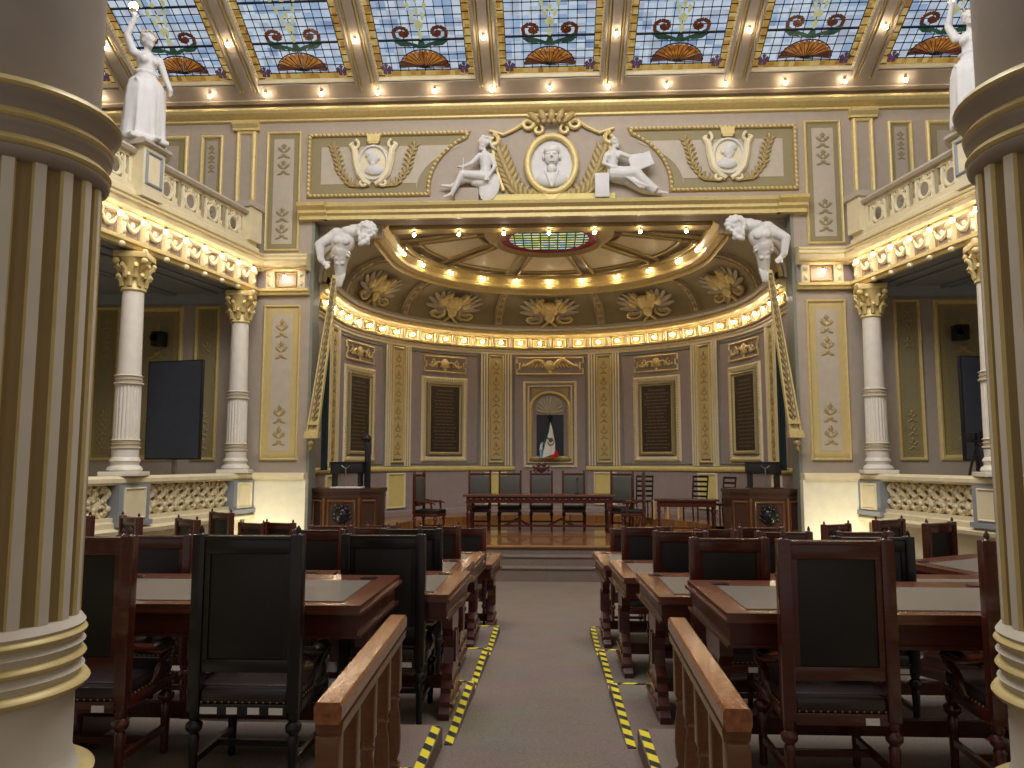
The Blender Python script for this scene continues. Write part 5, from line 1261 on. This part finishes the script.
# ------------------------------------------------------------------ hazard tape strips
def strip(p0, p1, w, label, axis='y'):
    p0 = Vector(p0); p1 = Vector(p1); d = (p1-p0); L_ = d.length; d.normalize(); n = d.cross(Vector((0, 0, 1))).normalized()*w/2
    q = MB(); vs = []
    for a in (p0, p1):
        for o in (-n, n): vs += [a+o+Vector((0, 0, .001)), a+o+Vector((0, 0, .005))]
    q.add(vs, [(0, 1, 3, 2), (4, 6, 7, 5), (0, 4, 5, 1), (2, 3, 7, 6), (1, 5, 7, 3), (0, 2, 6, 4)])
    o = q.build('hazard_tape', 'tape', flat_uv=lambda c: ((c-p0).dot(d), (c-p0).dot(n.normalized())))
    tag(o, label, 'tape', 'hazard tape strips'); return o
nmr = {1: 'nearest the camera', 2: 'along the second tier', 3: 'along the third tier', 4: 'along the farthest tier'}
for s in (-1, 1):
    for k in (1, 2, 3, 4):
        z = Z1 if k == 1 else tierZ(k); inn = {1: .56, 2: .50, 3: .50, 4: .49}[k]; y0 = tierY(k-1)+.0 if k > 1 else 2.3
        strip((AX+s*(inn+.03), y0+.02, z), (AX+s*(inn+.03), tierY(k)-.03, z), .05, f'black and yellow hazard tape on the {side[s]} edge of the aisle, {nmr[k]}')
    for k in (2, 3, 4):
        z = tierZ(k); strip((AX+s*.56, tierY(k)-.03, z), (AX+s*1.3, tierY(k)-.03, z), .035, f'yellow and black tape strip crossing the {side[s]} seating floor, {nmr[k]}')
strip((AX-.62, 3.95, Z1), (AX-1.2, 3.75, Z1), .05, 'short piece of hazard tape running under the left handrail')
# ------------------------------------------------------------------ stage furniture
t = thing('stage_table', 'long carved mahogany table across the middle of the stage', 'table', (-.26, 17.9, ST))
q = MB(); q.bbox(-1.72, 1.72, -.45, .45, .8, .85, .012); q.build('tabletop', 'woodh', t)
q = MB(); q.box(-1.64, 1.64, -.4, .4, .66, .8); q.box(-1.67, 1.67, -.42, .42, .66, .685)
for i in range(24): q.blob((-1.55+i*.135, -.41, .74), (.045, .012, .025), nu=6, nv=4)
q.build('apron', 'wood', t)
for x in (-1.58, 1.58):
    for y in (-.36, .36):
        q = MB(); q.bbox(x-.055, x+.055, y-.055, y+.055, .5, .67, .008); q.lathe([(.05, 0), (.06, .03), (.04, .07), (.045, .3), (.055, .44), (.04, .47), (.055, .5)], (x, y, 0), 12); q.build('leg', 'wood', t)
q = MB(); q.box(-1.55, 1.55, -.03, .03, .1, .15); q.box(-1.6, -1.56, -.36, .36, .1, .15); q.box(1.56, 1.6, -.36, .36, .1, .15)
for x in (-.5, .5): q.tube([(x-.3, 0, .12), (x, 0, .28), (x+.3, 0, .12)], .03, 6)
q.build('stretcher', 'wood', t)
q = MB(); q.tube([(0, 0, 0), (0, .02, .02), (0, .1, .28), (0, .06, .33)], .008, 6); q.lathe([(.05, 0), (.05, .015), (.02, .03)], n=12); q.blob((0, .05, .34), (.018, .018, .03))
o = q.build('microphone', 'darkmetal'); o.location = (.62, 17.9, ST+.85); tag(o, 'small black gooseneck microphone on the long stage table', 'microphone')
def stage_chair(label, tall=1.33, W=.52, crest=False):
    t = thing('stage_armchair', label, 'chair', (0, 0, 0), 0, 'leather armchairs on the stage'); w = W/2
    q = MB()
    for sx in (-1, 1): q.bbox(sx*w-.025, sx*w+.025, -.03, .03, .42, tall, .008); q.blob((sx*w, 0, tall+.02), (.025, .025, .035), nu=7, nv=5)
    q.bbox(-w, w, -.02, .03, tall-.08, tall-.02, .006); q.bbox(-w, w, -.02, .03, .6, .66, .006); q.build('back_frame', 'wood', t)
    q = MB(); q.bbox(-w+.03, w-.03, -.035, .03, .66, tall-.09, .02); q.build('backrest', 'greyleather', t)
    q = MB(); q.bbox(-w, w, -.55, .02, .38, .45, .01); q.build('seat_frame', 'wood', t)
    q = MB(); q.bbox(-w+.01, w-.01, -.56, .0, .44, .53, .03); q.build('seat', 'leather', t)
    for sx in (-1, 1):
        for y in (0, -.5):
            q = MB(); turned(q, sx*w*.95, y, 0, .4, .032); q.build('leg', 'wood', t)
        q = MB(); q.tube([(sx*w, 0, .74), (sx*w, -.2, .7), (sx*w, -.42, .7), (sx*w, -.5, .66)], [.02, .028, .03, .02], 7); q.tube([(sx*w, -.38, .44), (sx*w, -.42, .55), (sx*w, -.4, .7)], .022, 6); q.build('armrest', 'wood', t)
    q = MB(); q.box(-w, w, -.26, -.23, .13, .17)
    for sx in (-1, 1): q.box(sx*w-.015, sx*w+.015, -.5, 0, .13, .17)
    q.build('stretcher', 'wood', t)
    if crest:
        q = MB(); q.blob((0, 0, tall+.08), (.1, .03, .1))
        for sx in (-1, 1):
            leaf(q, sx*.05, tall+.04, pi/2-sx*.9, .22, .07, 0, .02); leaf(q, sx*.05, tall+.08, pi/2-sx*.4, .2, .06, 0, .02)
            q.tube([Vector((sx*(.14)+sx*p.x, 0, tall+.03+p.z)) for p in spiral(0, 0, .02, .06, pi*2.4, 0, 0, 10)], .015, 5)
        q.blob((0, 0, tall+.18), (.05, .025, .06)); q.build('carved_crest', 'wood', t)
    return t
c0 = stage_chair('grey leather armchair behind the left end of the long stage table'); c0.location = (-1.74, 19.1, ST)
dup(c0, (-.99, 19.1, ST), 0, 'second grey leather armchair from the left behind the long stage table')
c1 = stage_chair('president armchair with a carved crest at the centre behind the long stage table', crest=True); c1.location = (-.22, 19.1, ST)
dup(c0, (.57, 19.1, ST), 0, 'grey leather armchair just right of the crested one behind the stage table')
dup(c0, (1.72, 18.7, ST), -.25, 'grey leather armchair standing just past the right end of the stage table')
dup(c0, (-2.95, 17.35, ST), radians(75), 'grey leather armchair turned sideways at the left side of the stage')
dup(c0, (2.1, 17.6, ST), radians(-100), 'red framed armchair turned sideways at the right end of the stage table', scale=(.9, .9, .98))
# ladder-back chairs
def ladder(label):
    t = thing('ladder_back_chair', label, 'chair', (0, 0, 0), 0, 'dark slatted chairs on the stage')
    q = MB()
    for sx in (-1, 1): q.tube([(sx*.2, .02, 0), (sx*.2, 0, .45), (sx*.21, .08, 1.08)], .018, 6)
    q.build('back_post', 'blackwood', t)
    q = MB()
    for i in range(5): q.box(-.2, .2, .02+.017*i, .035+.017*i, .55+.12*i, .6+.12*i)
    q.build('back_slats', 'blackwood', t)
    q = MB(); q.bbox(-.22, .22, -.42, .02, .43, .48, .012); q.build('seat', 'blackwood', t)
    for sx in (-1, 1): q = MB(); q.tube([(sx*.2, -.4, 0), (sx*.2, -.4, .44)], .017, 6); q.build('leg', 'blackwood', t)
    return t
l0 = ladder('dark slatted chair left of the pale stools on the stage'); l0.location = (2.35, 19.6, S2); l0.rotation_euler = (0, 0, -.4)
dup(l0, (3.68, 19.4, S2), -.75, 'dark slatted chair behind the small side table on the stage')
dup(l0, (4.1, 18.2, S2), -1.1, 'dark slatted chair behind the right lectern')
t = thing('stool', 'pale pine stool beside the slatted chair on the stage', 'stool', (2.75, 19.7, S2), 0, 'pale stools')
q = MB(); q.bbox(-.2, .2, -.18, .18, .42, .47, .01); q.build('seat', 'pine', t)
for a in (-1, 1):
    for b_ in (-1, 1): q = MB(); q.box(a*.17-.025, a*.17+.025, b_*.15-.025, b_*.15+.025, 0, .43); q.build('leg', 'pine', t)
dup(t, (3.15, 20.1, S2), -.4, 'second pale pine stool, partly behind the small side table')
t = thing('side_table', 'small mahogany side table with slender legs right of the stage table', 'table', (2.95, 17.1, ST), -.12)
q = MB(); q.bbox(-.68, .68, -.3, .3, .74, .78, .01); q.build('tabletop', 'wood', t)
q = MB(); q.box(-.62, .62, -.26, .26, .62, .74); q.build('apron', 'wood', t)
for a in (-1, 1):
    for b_ in (-1, 1): q = MB(); turned(q, a*.58, b_*.22, 0, .63, .03); q.build('leg', 'wood', t)
q = MB(); q.box(-.58, .58, -.012, .012, .14, .17); q.build('stretcher', 'wood', t)
# lecterns
def lectern(s):
    t = thing('lectern', f'three sided carved mahogany tribune with a dark crest on the {side[s]} side of the stage', 'lectern', (-4.22 if s < 0 else 4.3, 15.95, ST))
    H = 1.02
    pl = [(-.72, .35), (-.68, -.18), (-.36, -.42), (.36, -.42), (.68, -.18), (.72, .35)]
    def ringp(k, off): return [Vector((x*(1+off), y*(1+off), k)) for x, y in pl]
    def prism(q, z0, z1, off): q.add(ringp(z0, off)+ringp(z1, off), [(0, 1, 2, 3, 4, 5), (11, 10, 9, 8, 7, 6)]+[(i, i+6, (i+1) % 6+6, (i+1) % 6) for i in range(6)])
    q = MB(); prism(q, 0, H, 0); q.build('body', 'darkoak', t)
    q = MB(); prism(q, 0, .1, .05); prism(q, .1, .14, .025); prism(q, .86, .9, .03); prism(q, .98, 1.05, .06); prism(q, .95, .98, .035); q.build('moulding', 'darkoak', t)
    q = MB(); g = lambda a, b_, c_: Vector((a, -.42-b_, c_)); q.frame(-.3, .3, .2, .82, .05, 0, .035, g)
    for sx in (-1, 1):
        A = Vector((sx*.36, -.42, 0)); B = Vector((sx*.68, -.18, 0)); n_ = Vector((sx*.24, -.32, 0)).normalized()
        h = lambda a, b_, c_, A=A, B=B, n_=n_: A.lerp(B, a)+n_*b_+Vector((0, 0, c_)); q.frame(.12, .88, .2, .82, .05, 0, .03, h)
        q.lathe([(.03, .14), (.035, .2), (.025, .3), (.028, .7), (.035, .8), (.03, .86)], (sx*.36, -.43, 0), 10)
    q.build('panel_frame', 'woodb', t)
    q = MB(); q.blob((0, .03, .5), (.13, .05, .17), f=g)
    for sx in (-1, 1):
        for i in range(4): leaf(q, sx*.08, .42+.06*i, pi/2-sx*(1.1-.25*i), .15, .05, .03, .02, g)
        q.blob((sx*.09, .04, .64), (.05, .03, .04), f=g)
    q.blob((0, .05, .68), (.06, .04, .05), f=g); q.blob((0, .06, .5), (.06, .04, .08), f=g); q.build('carved_crest', 'blackwood', t)
    # equipment on top
    t2 = thing('monitor_stand', f'dark equipment console on legs standing on the {side[s]} tribune', 'console', (-4.2 if s < 0 else 4.36, 16.0, ST+1.05))
    q = MB(); q.bbox(-.36, .3, -.15, .15, .3, .52, .012); q.box(-.38, .32, -.17, .17, .52, .54); q.build('console_box', 'plastic', t2)
    for a in (-.3, .24): q = MB(); q.box(a-.03, a+.03, -.12, .12, 0, .3); q.build('leg', 'plastic', t2)
    q = MB(); q.tube([(-.03, -.16, .02), (-.03, -.16, .42)], .012, 6); q.tube([(-.12, -.16, .46), (-.03, -.16, .4), (.06, -.16, .46)], .01, 6); q.build('microphone_arm', 'steel', t2)
    q = MB(); q.bbox(-.34, .3, -.24, .22, 0, .025, .005); q.build('reading_shelf', 'paper' if s < 0 else 'wood', t2)
for s in (-1, 1): lectern(s)
t = thing('camera_post', 'tall black post with a small camera head beside the left tribune', 'camera', (-3.86, 16.2, ST+1.05))
q = MB(); q.bbox(-.06, .06, -.05, .05, 0, .95, .01); q.build('post', 'plastic', t)
q = MB(); q.blob((-.03, 0, 1.02), (.1, .08, .1)); q.tube([(-.03, -.05, 1.02), (-.1, -.14, 1.02)], .04, 10); q.build('camera_head', 'plastic', t)
# ------------------------------------------------------------------ gallery equipment
def screen(s, x, y, rz, W, H_, z, label):
    t = thing('television', label, 'television', (x, y, .42), rz)
    q = MB(); q.bbox(-W/2, W/2, -.03, .04, z-.42, z-.42+H_, .008); q.build('casing', 'plastic', t)
    q = MB(); q.box(-W/2+.025, W/2-.025, -.034, -.03, z-.42+.03, z-.42+H_-.025); q.build('screen', 'screen', t)
    q = MB(); q.bbox(-.05, .05, .04, .1, .05, z-.1, .01); q.build('stand_pole', 'steel', t)
    q = MB(); q.bbox(-.4, .4, -.25, .35, 0, .05, .01); q.build('stand_base', 'darkmetal', t)
screen(-1, -7.0, 14.0, radians(-14), 1.22, 1.85, 1.52, 'large dark television on a stand in the left gallery')
screen(1, 7.8, 14.0, radians(14), 1.2, 1.85, 1.5, 'large dark television on a stand in the right gallery')
for s, x in ((-1, -8.05), (1, 8.05)):
    t = thing('loudspeaker', f'small black loudspeaker on the {side[s]} gallery wall above the television', 'loudspeaker', (x, 15.35, 3.85))
    q = MB(); q.bbox(-.12, .12, -.14, .1, 0, .3, .02); q.build('cabinet', 'plastic', t)
    q = MB(); q.lathe([(.09, 0), (.08, .01), (.03, -.01)], (0, 0, 0), 16, Matrix.Translation((-.06, -.14, .17)) @ Matrix.Rotation(pi/2, 4, 'X')); q.build('cone', 'darkmetal', t)
    q = MB(); q.box(-.03, .03, .08, .16, .12, .2); q.build('bracket', 'darkmetal', t)
t = thing('camera_tripod', 'black video camera on a tripod in the right gallery', 'camera', (7.08, 13.2, .42), .3)
for i in range(3): a = i*2*pi/3+.5; q = MB(); q.tube([(.03*cos(a), .03*sin(a), 1.25), (.32*cos(a), .32*sin(a), 0)], [.022, .015], 7); q.build('leg', 'plastic', t)
q = MB(); q.tube([(0, 0, .9), (0, 0, 1.38)], .022, 8); q.tube([(0, 0, 1.34), (.2, -.25, 1.2)], .01, 6); q.build('centre_column', 'plastic', t)
q = MB(); q.bbox(-.08, .08, -.16, .14, 1.38, 1.56, .015); q.tube([(0, -.16, 1.47), (0, -.26, 1.47)], [.05, .055], 12); q.bbox(-.12, -.08, -.1, .02, 1.42, 1.54, .005); q.build('camera_body', 'plastic', t)
q = MB(); q.blob((-.03, -.27, 1.47), (.03, .01, .03)); q.build('lens', 'steel', t)
# ------------------------------------------------------------------ lights
w = bpy.data.worlds.new('World'); S.world = w; w.use_nodes = True
w.node_tree.nodes['Background'].inputs[0].default_value = (*lin((236, 226, 218)), 1); w.node_tree.nodes['Background'].inputs[1].default_value = .37
def area(name, loc, rot, size, e, col, sy=None):
    l = bpy.data.lights.new(name, 'AREA'); l.energy = e; l.size = size; l.color = col
    if sy: l.shape = 'RECTANGLE'; l.size_y = sy
    o = bpy.data.objects.new(name, l); C.objects.link(o); o.location = loc; o.rotation_euler = rot; return o
def spot(name, loc, tgt, e, ang, col, r=.1, blend=.8):
    l = bpy.data.lights.new(name, 'SPOT'); l.energy = e; l.spot_size = radians(ang); l.spot_blend = blend; l.color = col; l.shadow_soft_size = r
    o = bpy.data.objects.new(name, l); C.objects.link(o); o.location = loc; o.rotation_euler = (Vector(tgt)-Vector(loc)).to_track_quat('-Z', 'Y').to_euler(); return o
for s in (-1, 1):
    spot('wall_uplight', (s*5.6, 14.3, -.3), (s*5.55, 15.3, .3), 60, 120, (1, .9, .68), .1)
area('skylight_daylight', (0, 8.0, 12.2), (radians(32), 0, 0), 9, 1500, (.96, .96, 1.0), 7)
S.view_settings.exposure = .2
S.cycles.use_denoising = True
